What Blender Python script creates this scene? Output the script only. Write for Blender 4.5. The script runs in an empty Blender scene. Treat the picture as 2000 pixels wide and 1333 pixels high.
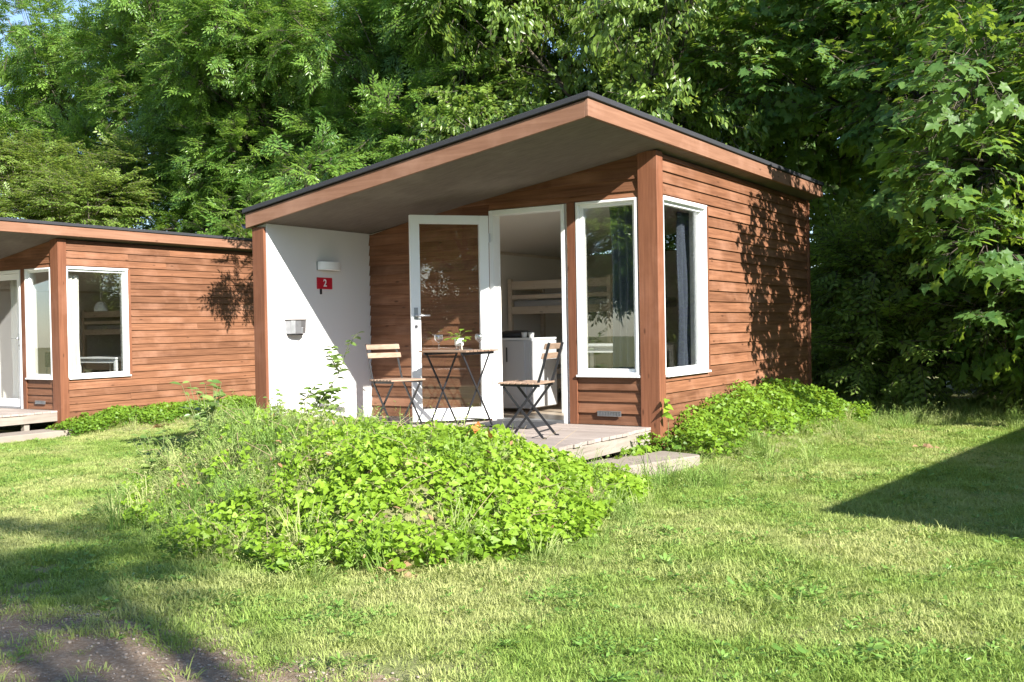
import bpy, bmesh, math, random
import numpy as np
from mathutils import Vector, Matrix, noise

R = math.radians
sc = bpy.context.scene
C = sc.collection

# ------------------------------------------------------------------ camera, sky, sun, exposure
cam_d = bpy.data.cameras.new('camera'); cam = bpy.data.objects.new('camera', cam_d); C.objects.link(cam)
YAW, PIT, ROL = .56719, -.01326, -.01773
cd = Vector((-math.sin(YAW)*math.cos(PIT), math.cos(YAW)*math.cos(PIT), math.sin(PIT)))
cr = Vector((math.cos(YAW), math.sin(YAW), 0)); cu = cr.cross(cd)
r2 = math.cos(ROL)*cr + math.sin(ROL)*cu; u2 = -math.sin(ROL)*cr + math.cos(ROL)*cu
CAM = Vector((3.932, -8.649, .939))
M = Matrix((r2, u2, -cd)).transposed().to_4x4(); M.translation = CAM
cam.matrix_world = M
cam_d.sensor_width = 36; cam_d.lens = 36.0; cam_d.clip_end = 2000; cam_d.clip_start = .05
sc.camera = cam

SUN = Vector((1, -.383, .63)).normalized()
w = bpy.data.worlds.new('World'); sc.world = w; w.use_nodes = True
nt = w.node_tree; nt.nodes.clear()
wo = nt.nodes.new('ShaderNodeOutputWorld'); bg = nt.nodes.new('ShaderNodeBackground'); sk = nt.nodes.new('ShaderNodeTexSky')
sk.sky_type = 'NISHITA'; sk.sun_disc = False
sk.sun_elevation = math.asin(SUN.z); sk.sun_rotation = math.atan2(SUN.x, SUN.y)
sk.air_density = .8; sk.dust_density = .25; sk.ozone_density = 1.6
bg.inputs['Strength'].default_value = .098
nt.links.new(sk.outputs[0], bg.inputs[0]); nt.links.new(bg.outputs[0], wo.inputs[0])
sd = bpy.data.lights.new('sun', 'SUN'); sun = bpy.data.objects.new('sun', sd); C.objects.link(sun)
sd.energy = 4.9; sd.angle = R(.53); sd.color = (1.0, .95, .87)
sun.rotation_euler = SUN.to_track_quat('Z', 'Y').to_euler(); sun.location = SUN*40
sc.view_settings.view_transform = 'Standard'; sc.view_settings.look = 'None'
sc.view_settings.exposure = 1.5; sc.view_settings.gamma = 1
sc.view_settings.use_curve_mapping = False
sc.render.engine = 'CYCLES'
sc.cycles.max_bounces = 9; sc.cycles.diffuse_bounces = 7; sc.cycles.glossy_bounces = 4
sc.cycles.transmission_bounces = 6; sc.cycles.transparent_max_bounces = 12

# ------------------------------------------------------------------ helpers
def tag(o, label=None, cat=None, group=None, kind=None):
    if label: o['label'] = label
    if cat: o['category'] = cat
    if group: o['group'] = group
    if kind: o['kind'] = kind
    return o
def empty(name, loc=(0, 0, 0), rz=0, label=None, cat=None, group=None):
    o = bpy.data.objects.new(name, None); C.objects.link(o); o.empty_display_size = .1
    o.location = loc; o.rotation_euler = (0, 0, rz)
    return tag(o, label, cat, group)
def copy_tree(o, parent=None):
    c = o.copy(); C.objects.link(c)
    if parent: c.parent = parent
    for ch in list(kids.get(o.name, [])):
        cc = copy_tree(ch, c)
        kids.setdefault(c.name, []).append(cc)
    return c
kids = {}
def link(name, me, parent=None):
    o = bpy.data.objects.new(name, me); C.objects.link(o)
    if parent is not None:
        o.parent = parent; kids.setdefault(parent.name, []).append(o)
    return o

class MB:
    def __init__(s): s.v = []; s.f = []
    def add(s, vs, fs):
        n = len(s.v); s.v += [tuple(v) for v in vs]; s.f += [tuple(i+n for i in f) for f in fs]; return s
    def box(s, x0, x1, y0, y1, z0, z1):
        return s.add([(x0,y0,z0),(x1,y0,z0),(x1,y1,z0),(x0,y1,z0),(x0,y0,z1),(x1,y0,z1),(x1,y1,z1),(x0,y1,z1)],
                     [(0,3,2,1),(4,5,6,7),(0,1,5,4),(1,2,6,5),(2,3,7,6),(3,0,4,7)])
    def prism(s, poly, f0, f1):          # poly: list of points; f0, f1 map a 2-D point to 3-D at the two ends
        n = len(poly)
        a = [f0(p) for p in poly]; b = [f1(p) for p in poly]
        fs = [tuple(range(n-1, -1, -1)), tuple(range(n, 2*n))] + [(i, (i+1) % n, (i+1) % n+n, i+n) for i in range(n)]
        return s.add(a+b, fs)
    def tube(s, pts, rad, n=8, cap=True):
        pts = [Vector(p) for p in pts]
        rad = rad if isinstance(rad, (list, tuple)) else [rad]*len(pts)
        base = len(s.v); t0 = (pts[1]-pts[0]).normalized()
        up = Vector((0, 0, 1)) if abs(t0.z) < .9 else Vector((1, 0, 0))
        x = t0.cross(up).normalized()
        for i, p in enumerate(pts):
            t = (pts[min(i+1, len(pts)-1)]-pts[max(i-1, 0)]).normalized()
            x = (x - t*x.dot(t)).normalized(); y = t.cross(x)
            for k in range(n):
                a = 2*math.pi*k/n
                s.v.append(tuple(p + (x*math.cos(a)+y*math.sin(a))*rad[i]))
        for i in range(len(pts)-1):
            for k in range(n):
                a = base+i*n+k; b = base+i*n+(k+1) % n
                s.f.append((a, b, b+n, a+n))
        if cap:
            s.f.append(tuple(base+k for k in range(n-1, -1, -1))); s.f.append(tuple(base+(len(pts)-1)*n+k for k in range(n)))
        return s
    def bar(s, a, b, w, h, side=Vector((0, 1, 0))):      # flat bar from a to b
        a = Vector(a); b = Vector(b); t = (b-a).normalized(); sd_ = (side-t*side.dot(t)).normalized(); u = t.cross(sd_)
        vs = []
        for p in (a, b):
            for i, j in ((-1,-1),(1,-1),(1,1),(-1,1)): vs.append(p+sd_*w/2*i+u*h/2*j)
        return s.add(vs, [(0,3,2,1),(4,5,6,7),(0,1,5,4),(1,2,6,5),(2,3,7,6),(3,0,4,7)])
    def lathe(s, prof, n=24, c=(0, 0, 0)):
        base = len(s.v)
        for r, z in prof:
            for k in range(n):
                a = 2*math.pi*k/n; s.v.append((c[0]+r*math.cos(a), c[1]+r*math.sin(a), c[2]+z))
        for i in range(len(prof)-1):
            for k in range(n):
                a = base+i*n+k; b = base+i*n+(k+1) % n; s.f.append((a, b, b+n, a+n))
        return s
    def build(s, name, mat, parent=None, smooth=False, bevel=0):
        me = bpy.data.meshes.new(name); me.from_pydata(s.v, [], s.f)
        bm = bmesh.new(); bm.from_mesh(me); bmesh.ops.recalc_face_normals(bm, faces=bm.faces); bm.to_mesh(me); bm.free()
        if mat: me.materials.append(mat)
        if smooth: me.polygons.foreach_set('use_smooth', [True]*len(me.polygons))
        o = link(name, me, parent)
        if bevel:
            b = o.modifiers.new('bevel', 'BEVEL'); b.width = bevel; b.segments = 2; b.limit_method = 'ANGLE'; b.angle_limit = R(40)
        return o
def B(x0, x1, y0, y1, z0, z1, name, mat, parent=None, bevel=0):
    return MB().box(x0, x1, y0, y1, z0, z1).build(name, mat, parent, bevel=bevel)

# ------------------------------------------------------------------ materials
def newmat(name):
    m = bpy.data.materials.new(name); m.use_nodes = True; t = m.node_tree
    return m, t, t.nodes['Principled BSDF'], t.nodes['Material Output']
def nd(t, typ, **kw):
    n = t.nodes.new(typ)
    for k, v in kw.items(): setattr(n, k, v)
    return n
def ramp(t, fac, stops):
    r = nd(t, 'ShaderNodeValToRGB'); e = r.color_ramp.elements
    while len(e) < len(stops): e.new(.5)
    for i, (p, c) in enumerate(stops): e[i].position = p; e[i].color = (*c, 1)
    t.links.new(fac, r.inputs[0]); return r.outputs[0]
def mix(t, fac, a, b, blend='MIX'):
    m = nd(t, 'ShaderNodeMix', data_type='RGBA', blend_type=blend)
    for sock, v in ((m.inputs[0], fac), (m.inputs[6], a), (m.inputs[7], b)):
        if hasattr(v, 'is_output'): t.links.new(v, sock)
        elif isinstance(v, tuple): sock.default_value = (*v, 1)
        else: sock.default_value = v
    return m.outputs[2]
def noise_tex(t, vec, scale, detail=4, rough=.55):
    n = nd(t, 'ShaderNodeTexNoise'); n.inputs['Scale'].default_value = scale
    n.inputs['Detail'].default_value = detail; n.inputs['Roughness'].default_value = rough
    if vec is not None: t.links.new(vec, n.inputs['Vector'])
    return n.outputs['Fac']
def math_(t, op, a, b=0.0, clamp=False):
    m = nd(t, 'ShaderNodeMath', operation=op, use_clamp=clamp)
    for i, v in enumerate((a, b)):
        if hasattr(v, 'is_output'): t.links.new(v, m.inputs[i])
        else: m.inputs[i].default_value = v
    return m.outputs[0]
def pos(t, scale=(1, 1, 1), jitter=True):
    g = nd(t, 'ShaderNodeNewGeometry'); v = g.outputs['Position']
    if jitter:
        oi = nd(t, 'ShaderNodeObjectInfo'); m = nd(t, 'ShaderNodeVectorMath', operation='MULTIPLY_ADD')
        cmb = nd(t, 'ShaderNodeCombineXYZ')
        for i in range(3): t.links.new(oi.outputs['Random'], cmb.inputs[i])
        t.links.new(cmb.outputs[0], m.inputs[0]); m.inputs[1].default_value = (37, 91, 53); t.links.new(v, m.inputs[2]); v = m.outputs[0]
    mp = nd(t, 'ShaderNodeMapping'); mp.inputs['Scale'].default_value = scale; t.links.new(v, mp.inputs[0])
    return mp.outputs[0]
def bump(t, bs, h, strength=.3, dist=.01):
    b = nd(t, 'ShaderNodeBump'); b.inputs['Strength'].default_value = strength; b.inputs['Distance'].default_value = dist
    t.links.new(h, b.inputs['Height']); t.links.new(b.outputs[0], bs.inputs['Normal'])
def wood(name, dark, light, axis, rough=.62, knots=True, spec=.25, var=.35):
    m, t, bs, out = newmat(name)
    s = [26, 26, 26]; s[axis] = 1.1
    v = pos(t, tuple(s)); n1 = noise_tex(t, v, 1.6, 6, .62)
    s2 = [3.2, 3.2, 3.2]; s2[axis] = .7
    n2 = noise_tex(t, pos(t, tuple(s2)), 1.0, 3)
    c = ramp(t, n1, [(.3, dark), (.72, light)])
    c = mix(t, math_(t, 'MULTIPLY', math_(t, 'SUBTRACT', n2, .35, True), 1.4, True), c, tuple(x*.62 for x in dark), 'MIX') if False else c
    c = mix(t, math_(t, 'MULTIPLY', n2, .45), c, tuple(x*.75 for x in dark))
    oi = nd(t, 'ShaderNodeObjectInfo')
    hv = nd(t, 'ShaderNodeHueSaturation'); t.links.new(c, hv.inputs['Color'])
    t.links.new(math_(t, 'ADD', math_(t, 'MULTIPLY', oi.outputs['Random'], var), 1-var/2), hv.inputs['Value'])
    c = hv.outputs[0]
    wv = noise_tex(t, pos(t, (1, 1, 1)), 1.3, 5, .6)
    c = mix(t, ramp(t, wv, [(.50, (0, 0, 0)), (.75, (.45, .45, .45))]), c, tuple(min(1, x*1.25+.06) for x in light))
    if knots:
        vo = nd(t, 'ShaderNodeTexVoronoi'); vo.inputs['Scale'].default_value = 1.0
        sk_ = [9, 9, 9]; sk_[axis] = 3.0
        t.links.new(pos(t, tuple(sk_)), vo.inputs['Vector'])
        k = ramp(t, vo.outputs['Distance'], [(.05, (1, 1, 1)), (.12, (0, 0, 0))])
        c = mix(t, math_(t, 'MULTIPLY', k, .75), c, tuple(x*.4 for x in dark))
    t.links.new(c, bs.inputs['Base Color']); bs.inputs['Roughness'].default_value = rough
    bs.inputs['Specular IOR Level'].default_value = spec
    bump(t, bs, n1, .35, .002)
    return m
def plain(name, col, rough=.5, metal=0, nscale=6, namt=.12, bstr=0, spec=.5):
    m, t, bs, out = newmat(name)
    n = noise_tex(t, pos(t), nscale, 5)
    c = mix(t, math_(t, 'MULTIPLY', n, namt*2), col, tuple(x*.55 for x in col))
    t.links.new(c, bs.inputs['Base Color']); bs.inputs['Roughness'].default_value = rough; bs.inputs['Metallic'].default_value = metal
    bs.inputs['Specular IOR Level'].default_value = spec
    if bstr: bump(t, bs, noise_tex(t, pos(t), nscale*12, 4), bstr, .004)
    return m
SD, SL = (.115, .048, .024), (.285, .132, .070)
M_side_x = wood('siding_stain_x', SD, SL, 0, var=.5)
M_side_y = wood('siding_stain_y', SD, SL, 1, var=.42)
M_post = wood('post_stain', (.135, .052, .027), (.26, .108, .057), 2)
M_fas_x = wood('fascia_stain_x', (.20, .098, .058), (.31, .165, .104), 0, var=.1)
M_fas_y = wood('fascia_stain_y', (.20, .098, .058), (.31, .165, .104), 1, var=.1)
M_deck = wood('deck_wood', (.27, .225, .20), (.44, .375, .33), 0, rough=.8, knots=False, var=.25)
M_beam = wood('deck_beam', (.22, .19, .16), (.37, .32, .275), 1, rough=.8, knots=False, var=.1)
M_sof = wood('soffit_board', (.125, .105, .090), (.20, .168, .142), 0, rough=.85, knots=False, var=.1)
M_plaster = plain('white_render', (.70, .695, .69), .9, nscale=1.5, namt=.05, bstr=.25)
M_white = plain('white_paint', (.82, .83, .83), .35, nscale=4, namt=.04)
M_felt = plain('roofing_felt', (.035, .036, .042), .75, nscale=30, namt=.3, bstr=.5)
M_metal = plain('brushed_metal', (.55, .56, .58), .3, .9)
M_galv = plain('galvanised_metal', (.42, .43, .45), .4, .8, nscale=20, namt=.5)
M_dark = plain('dark_steel', (.030, .030, .034), .42, .3, nscale=40, namt=.2)
M_doorshade = plain('doorway_shade', (.03, .032, .038), .9, nscale=60, namt=.3, bstr=.5)  # dark tone that paints the doorway's shade on the deck
M_cham = plain('inner_lining', (.84, .80, .74), .85, nscale=2, namt=.05)
M_floor = wood('inner_floor', (.42, .33, .25), (.55, .45, .35), 1, rough=.35, knots=False)
M_pine = wood('pale_pine', (.62, .52, .42), (.76, .67, .57), 0, var=.1)
M_slat = wood('chair_slat_wood', (.22, .145, .10), (.38, .265, .19), 1, var=.25, knots=False)
M_slatx = wood('table_slat_wood', (.16, .10, .07), (.28, .19, .13), 0, var=.3, knots=False)
M_grey = plain('grey_laminate', (.52, .52, .53), .35, namt=.03)
M_red = plain('sign_red', (.52, .012, .03), .35, namt=.03)
M_navy = plain('curtain_blue', (.095, .110, .150), .85, nscale=20, namt=.25)
M_curt = plain('curtain_white', (.72, .69, .62), .85, nscale=10, namt=.05)
M_mattress = plain('mattress_fabric', (.42, .42, .44), .9)
M_conc = plain('weathered_slab', (.33, .28, .235), .9, nscale=5, namt=.45, bstr=.6)
M_pot = plain('pot_glaze', (.80, .79, .77), .25, namt=.03)
M_soil = plain('potting_soil', (.05, .035, .025), .95, nscale=80, namt=.5, bstr=.6)
M_bark = plain('bark', (.13, .105, .080), .9, nscale=8, namt=.5, bstr=.8)
M_barkd = plain('dark_bark', (.07, .058, .048), .9, nscale=8, namt=.5, bstr=.8)
def glassmat(name, base, tint=(1, 1, 1)):
    m, t, bs, out = newmat(name); t.nodes.remove(bs)
    lw = nd(t, 'ShaderNodeLayerWeight'); lw.inputs['Blend'].default_value = .5
    f = math_(t, 'ADD', math_(t, 'MULTIPLY', math_(t, 'POWER', lw.outputs['Facing'], 4.0), .9), base, True)
    tr = nd(t, 'ShaderNodeBsdfTransparent'); tr.inputs[0].default_value = (*tint, 1)
    gl = nd(t, 'ShaderNodeBsdfGlossy'); gl.inputs['Roughness'].default_value = 0.0
    n = noise_tex(t, pos(t), 1.6, 2); b = nd(t, 'ShaderNodeBump'); b.inputs['Strength'].default_value = .02; b.inputs['Distance'].default_value = .02
    t.links.new(n, b.inputs['Height']); t.links.new(b.outputs[0], gl.inputs['Normal'])
    mx = nd(t, 'ShaderNodeMixShader'); t.links.new(f, mx.inputs[0]); t.links.new(tr.outputs[0], mx.inputs[1]); t.links.new(gl.outputs[0], mx.inputs[2])
    t.links.new(mx.outputs[0], out.inputs[0]); return m
M_glass = glassmat('window_glass', .15, (.95, .965, .96))
M_glassd = glassmat('door_glass', .055, (.95, .965, .96))
M_wine = glassmat('wine_glass_clear', .22, (.97, .98, .98))
def leafmat(name, c1, c2, trans=(.30, .42, .05), tf=.35, rough=.36, spec=.4, patch=0.0, c3=None):
    """leaf colours vary per leaf (tint attribute), per spray (random) and over patches"""
    m, t, bs, out = newmat(name)
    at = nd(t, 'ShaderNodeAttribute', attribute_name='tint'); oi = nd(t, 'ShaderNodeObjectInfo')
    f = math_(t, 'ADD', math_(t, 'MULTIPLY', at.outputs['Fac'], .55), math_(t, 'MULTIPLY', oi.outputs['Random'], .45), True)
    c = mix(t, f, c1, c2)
    if c3:
        n = noise_tex(t, pos(t, jitter=False), patch or 1.2, 3)
        c = mix(t, ramp(t, n, [(.42, (0, 0, 0)), (.62, (1, 1, 1))]), c, mix(t, f, c3, tuple(x*1.3 for x in c3)))
    t.links.new(c, bs.inputs['Base Color']); bs.inputs['Roughness'].default_value = rough; bs.inputs['Specular IOR Level'].default_value = spec
    tl = nd(t, 'ShaderNodeBsdfTranslucent')
    t.links.new(mix(t, f, tuple(x*.55 for x in trans), trans), tl.inputs[0])
    mx = nd(t, 'ShaderNodeMixShader'); mx.inputs[0].default_value = tf
    t.links.new(bs.outputs[0], mx.inputs[1]); t.links.new(tl.outputs[0], mx.inputs[2]); t.links.new(mx.outputs[0], out.inputs[0])
    return m
M_ash = leafmat('ash_leaf', (.050, .135, .028), (.22, .35, .065), (.42, .66, .08), .40, rough=.30, spec=.5)
M_cherry = leafmat('cherry_leaf', (.075, .145, .030), (.22, .32, .065), (.44, .58, .08), .40, rough=.34, spec=.5)
M_maple = leafmat('maple_leaf', (.042, .115, .036), (.155, .26, .055), (.42, .60, .06), .40, rough=.46, spec=.32)
M_horn = leafmat('hornbeam_leaf', (.10, .180, .036), (.25, .35, .075), (.48, .62, .09), .40)
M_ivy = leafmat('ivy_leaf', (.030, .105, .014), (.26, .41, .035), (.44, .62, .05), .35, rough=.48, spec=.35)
M_weed = leafmat('weed_leaf', (.09, .17, .04), (.24, .33, .09), (.35, .48, .09), .35)
M_grass = leafmat('lawn_blade', (.155, .275, .048), (.36, .46, .115), (.50, .64, .13), .36, rough=.5, spec=.2, patch=.9, c3=(.40, .42, .165))
M_tall = leafmat('tall_grass_blade', (.11, .24, .045), (.28, .40, .10), (.42, .56, .12), .33, rough=.5, spec=.2, patch=1.4, c3=(.36, .38, .16))
M_dead = leafmat('dead_leaf', (.30, .17, .09), (.45, .30, .18), (.4, .25, .1), .2)
M_orange = leafmat('orange_dead_leaf', (.45, .13, .03), (.6, .22, .06), (.5, .2, .05), .2)

# ------------------------------------------------------------------ terrain
def sstep(t): t = np.clip(t, 0, 1); return t*t*(3-2*t)
MOUND = np.array([(-4.1,-1.9),(-3.3,-3.3),(-2.0,-4.2),(-.9,-4.72),(.1,-4.85),(.6,-4.6),(.95,-4.05),(1.12,-3.4),(.9,-2.5),(.5,-1.45),(.12,-1.35),(-.05,-1.75),(-1.2,-1.85),(-2.6,-1.75),(-3.3,-1.5),(-4.0,-1.3)])
def poly_sd(px, py, P):          # signed distance, positive inside
    n = len(P); d = np.full(px.shape, 1e9); ins = np.zeros(px.shape, bool)
    for i in range(n):
        a = P[i]; b = P[(i+1) % n]; e = b-a; wx = px-a[0]; wy = py-a[1]
        t = np.clip((wx*e[0]+wy*e[1])/(e@e), 0, 1)
        d = np.minimum(d, np.hypot(wx-t*e[0], wy-t*e[1]))
        c = ((a[1] > py) != (b[1] > py)) & (px < (b[0]-a[0])*(py-a[1])/(b[1]-a[1]+1e-12)+a[0])
        ins ^= c
    return np.where(ins, d, -d)
def wob(x, y, s=1.0, k=0):
    return (np.sin(x*1.7*s+k)*np.cos(y*2.1*s+1.3*k)+.5*np.sin(x*4.3*s+y*3.1*s+k*2)+.3*np.sin(y*7.7*s-x*5.3*s+k))/1.8
def ground(x, y):
    x = np.asarray(x, float); y = np.asarray(y, float)
    z = -.33 + .02*np.clip(x, -14, 0) + .010*wob(x, y) + .10*sstep((y-7)/6)
    d = poly_sd(x, y, MOUND)
    peak = .56 - .12*sstep((x-.1)/1.0) - .13*sstep((x+1.9)/1.6) - .04*wob(x, y, 1.2)
    m = peak*sstep(d/1.05)
    lim = np.where(y > -2.2, np.clip(.25-.8*(y+2.2), 0, 1), 9)
    lim = np.where((x < .15) & (x > -3.7), lim, 9)
    m = np.minimum(m, np.maximum(lim, 0))
    # ivy bank along the right wall
    b = .40*sstep((1.15-x)/1.1)*sstep((y+.9)/2.6)*sstep((4.6-y)/1.2)*(x > -.5)
    b2 = .16*sstep((-8.9-x)/.7)*sstep((y-.2)/1.0)*sstep((5.4-y)/1.0)*(x > -10.2)
    return z + np.maximum(m, 0) + b + b2
def gz(x, y): return float(ground(np.array([x]), np.array([y]))[0])

def npmesh(name, V, F, mat, attrs=None, smooth=False):
    """V (n,3), F (m,k) fixed size faces"""
    me = bpy.data.meshes.new(name); m, k = F.shape
    me.vertices.add(len(V)); me.vertices.foreach_set('co', np.ascontiguousarray(V, dtype=np.float32).ravel())
    me.loops.add(m*k); me.loops.foreach_set('vertex_index', np.ascontiguousarray(F, dtype=np.int32).ravel())
    me.polygons.add(m); me.polygons.foreach_set('loop_start', np.arange(0, m*k, k, dtype=np.int32))
    me.polygons.foreach_set('loop_total', np.full(m, k, dtype=np.int32))
    if smooth: me.polygons.foreach_set('use_smooth', np.ones(m, bool))
    me.update(calc_edges=True)
    if attrs:
        for nme, val in attrs.items():
            a = me.attributes.new(nme, 'FLOAT', 'POINT'); a.data.foreach_set('value', np.asarray(val, np.float32))
    if mat: me.materials.append(mat)
    return me
def grid_mesh(name, xs, ys, mat, zoff=0.0, keep=None):
    X, Y = np.meshgrid(xs, ys, indexing='ij'); Z = ground(X, Y)+zoff
    V = np.stack([X, Y, Z], -1).reshape(-1, 3); nx, ny = X.shape
    i = np.arange(nx-1)[:, None]*ny+np.arange(ny-1)[None, :]; i = i.ravel()
    F = np.stack([i, i+ny, i+ny+1, i+1], 1)
    if keep is not None:
        cxy = V[F].mean(1); F = F[keep(cxy[:, 0], cxy[:, 1])]
    return npmesh(name, V, F, mat, smooth=True)
def soilmat(name, a, b, c, scale=3):
    m, t, bs, out = newmat(name); v = pos(t, jitter=False)
    n = noise_tex(t, v, scale, 6, .65); n2 = noise_tex(t, v, scale*18, 5, .7)
    col = mix(t, ramp(t, n, [(.4, (0, 0, 0)), (.6, (1, 1, 1))]), a, b); col = mix(t, ramp(t, n2, [(.45, (0, 0, 0)), (.7, (1, 1, 1))]), col, c)
    t.links.new(col, bs.inputs['Base Color']); bs.inputs['Roughness'].default_value = .95; bs.inputs['Specular IOR Level'].default_value = .1
    bump(t, bs, n2, .8, .02); return m
M_soilg = soilmat('lawn_soil', (.18, .21, .075), (.22, .20, .11), (.28, .28, .14))
M_path = soilmat('gravel_soil', (.30, .215, .145), (.19, .135, .095), (.38, .31, .24), 3)
xs = np.unique(np.concatenate([np.linspace(-120, -14, 12), np.linspace(-14, 8, 221), np.linspace(8, 120, 12)]))
ys = np.unique(np.concatenate([np.linspace(-120, -9, 12), np.linspace(-9, 9, 181), np.linspace(9, 120, 12)]))
tag(link('ground', grid_mesh('ground', xs, ys, M_soilg)), kind='structure')
def path_sd(x, y):
    e = -5.80 + .10*wob(x, y, 1.3, 2) + .35*sstep((-x-1.2)/1.5)*0
    right = 1.5 + .25*wob(x, y, 1.1, 4)
    return np.minimum(e-y, right-x)
tag(link('gravel_path', grid_mesh('gravel_path', np.linspace(-14, 2.2, 163), np.linspace(-9.5, -5.2, 61), M_path, .004,
    keep=lambda x, y: path_sd(x, y) > 0)), kind='structure')

# ------------------------------------------------------------------ cabin
W, L, D = 3.40, 4.70, 1.53
SL0, SLOPE = 2.545, .162
def sof(x): return SL0 + SLOPE*x
P = .109                                   # exposure of one siding board
def board_x(parent, z0, z1, xa, xb, y, mat, flip=-1):
    """lapped board along X on a wall facing -Y; clipped by the sloping soffit"""
    t0, t1 = .029, .008
    def lim(z): return (z-SL0)/SLOPE
    la, lb = max(xa, lim(z0)), max(xa, lim(z1))
    if la >= xb-.03: return
    if lb > xb: zt = sof(xb); lb = xb
    else: zt = z1
    j = random.uniform(-.0015, .0015)
    yb, yt = y+flip*(t0+j), y+flip*(t1+j)
    vs = [(la, y, z0), (xb, y, z0), (xb, yb, z0), (la, yb, z0), (lb, y, zt), (xb, y, zt), (xb, yt, zt), (lb, yt, zt)]
    if xb-lb < .004: vs[4] = (xb-.004, y, zt); vs[7] = (xb-.004, yt, zt)
    MB().add(vs, [(0,3,2,1),(4,5,6,7),(0,1,5,4),(1,2,6,5),(2,3,7,6),(3,0,4,7)]).build('siding_board', mat, parent)
def board_y(parent, z0, z1, ya, yb_, x, mat, s=1):
    if yb_-ya > 2.2 and random.random() < .5:
        m_ = random.uniform(ya+.7, yb_-.7); board_y1(parent, z0, z1, ya, m_-.0012, x, mat, s); board_y1(parent, z0, z1, m_+.0012, yb_, x, mat, s)
    else: board_y1(parent, z0, z1, ya, yb_, x, mat, s)
def board_y1(parent, z0, z1, ya, yb_, x, mat, s=1):
    t0, t1 = .029, .008; j = random.uniform(-.0015, .0015)
    xb, xt = x+s*(t0+j), x+s*(t1+j)
    e = random.uniform(-.0012, .0012)
    vs = [(x, ya, z0+e), (x, yb_, z0-e), (xb, yb_, z0-e), (xb, ya, z0+e), (x, ya, z1), (x, yb_, z1), (xt, yb_, z1), (xt, ya, z1)]
    MB().add(vs, [(0,3,2,1),(4,5,6,7),(0,1,5,4),(1,2,6,5),(2,3,7,6),(3,0,4,7)]).build('siding_board', mat, parent)
def frame_xz(x0, x1, z0, z1, w, y0, y1, wt=None, wb=None):
    wt = wt or w; wb = wb or w
    return MB().box(x0, x0+w, y0, y1, z0, z1).box(x1-w, x1, y0, y1, z0, z1).box(x0+w, x1-w, y0, y1, z0, z0+wb).box(x0+w, x1-w, y0, y1, z1-wt, z1)
def frame_yz(y0, y1, z0, z1, w, x0, x1, wt=None, wb=None):
    wt = wt or w; wb = wb or w
    return MB().box(x0, x1, y0, y0+w, z0, z1).box(x0, x1, y1-w, y1, z0, z1).box(x0, x1, y0+w, y1-w, z0, z0+wb).box(x0, x1, y0+w, y1-w, z1-wt, z1)
WZ0, WZ1 = .475, 2.122
FX0, FX1 = -.812, -.17            # front window
RY0, RY1 = .088, 1.158            # right window
DX0, DX1 = -1.81, -.937           # door frame
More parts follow.
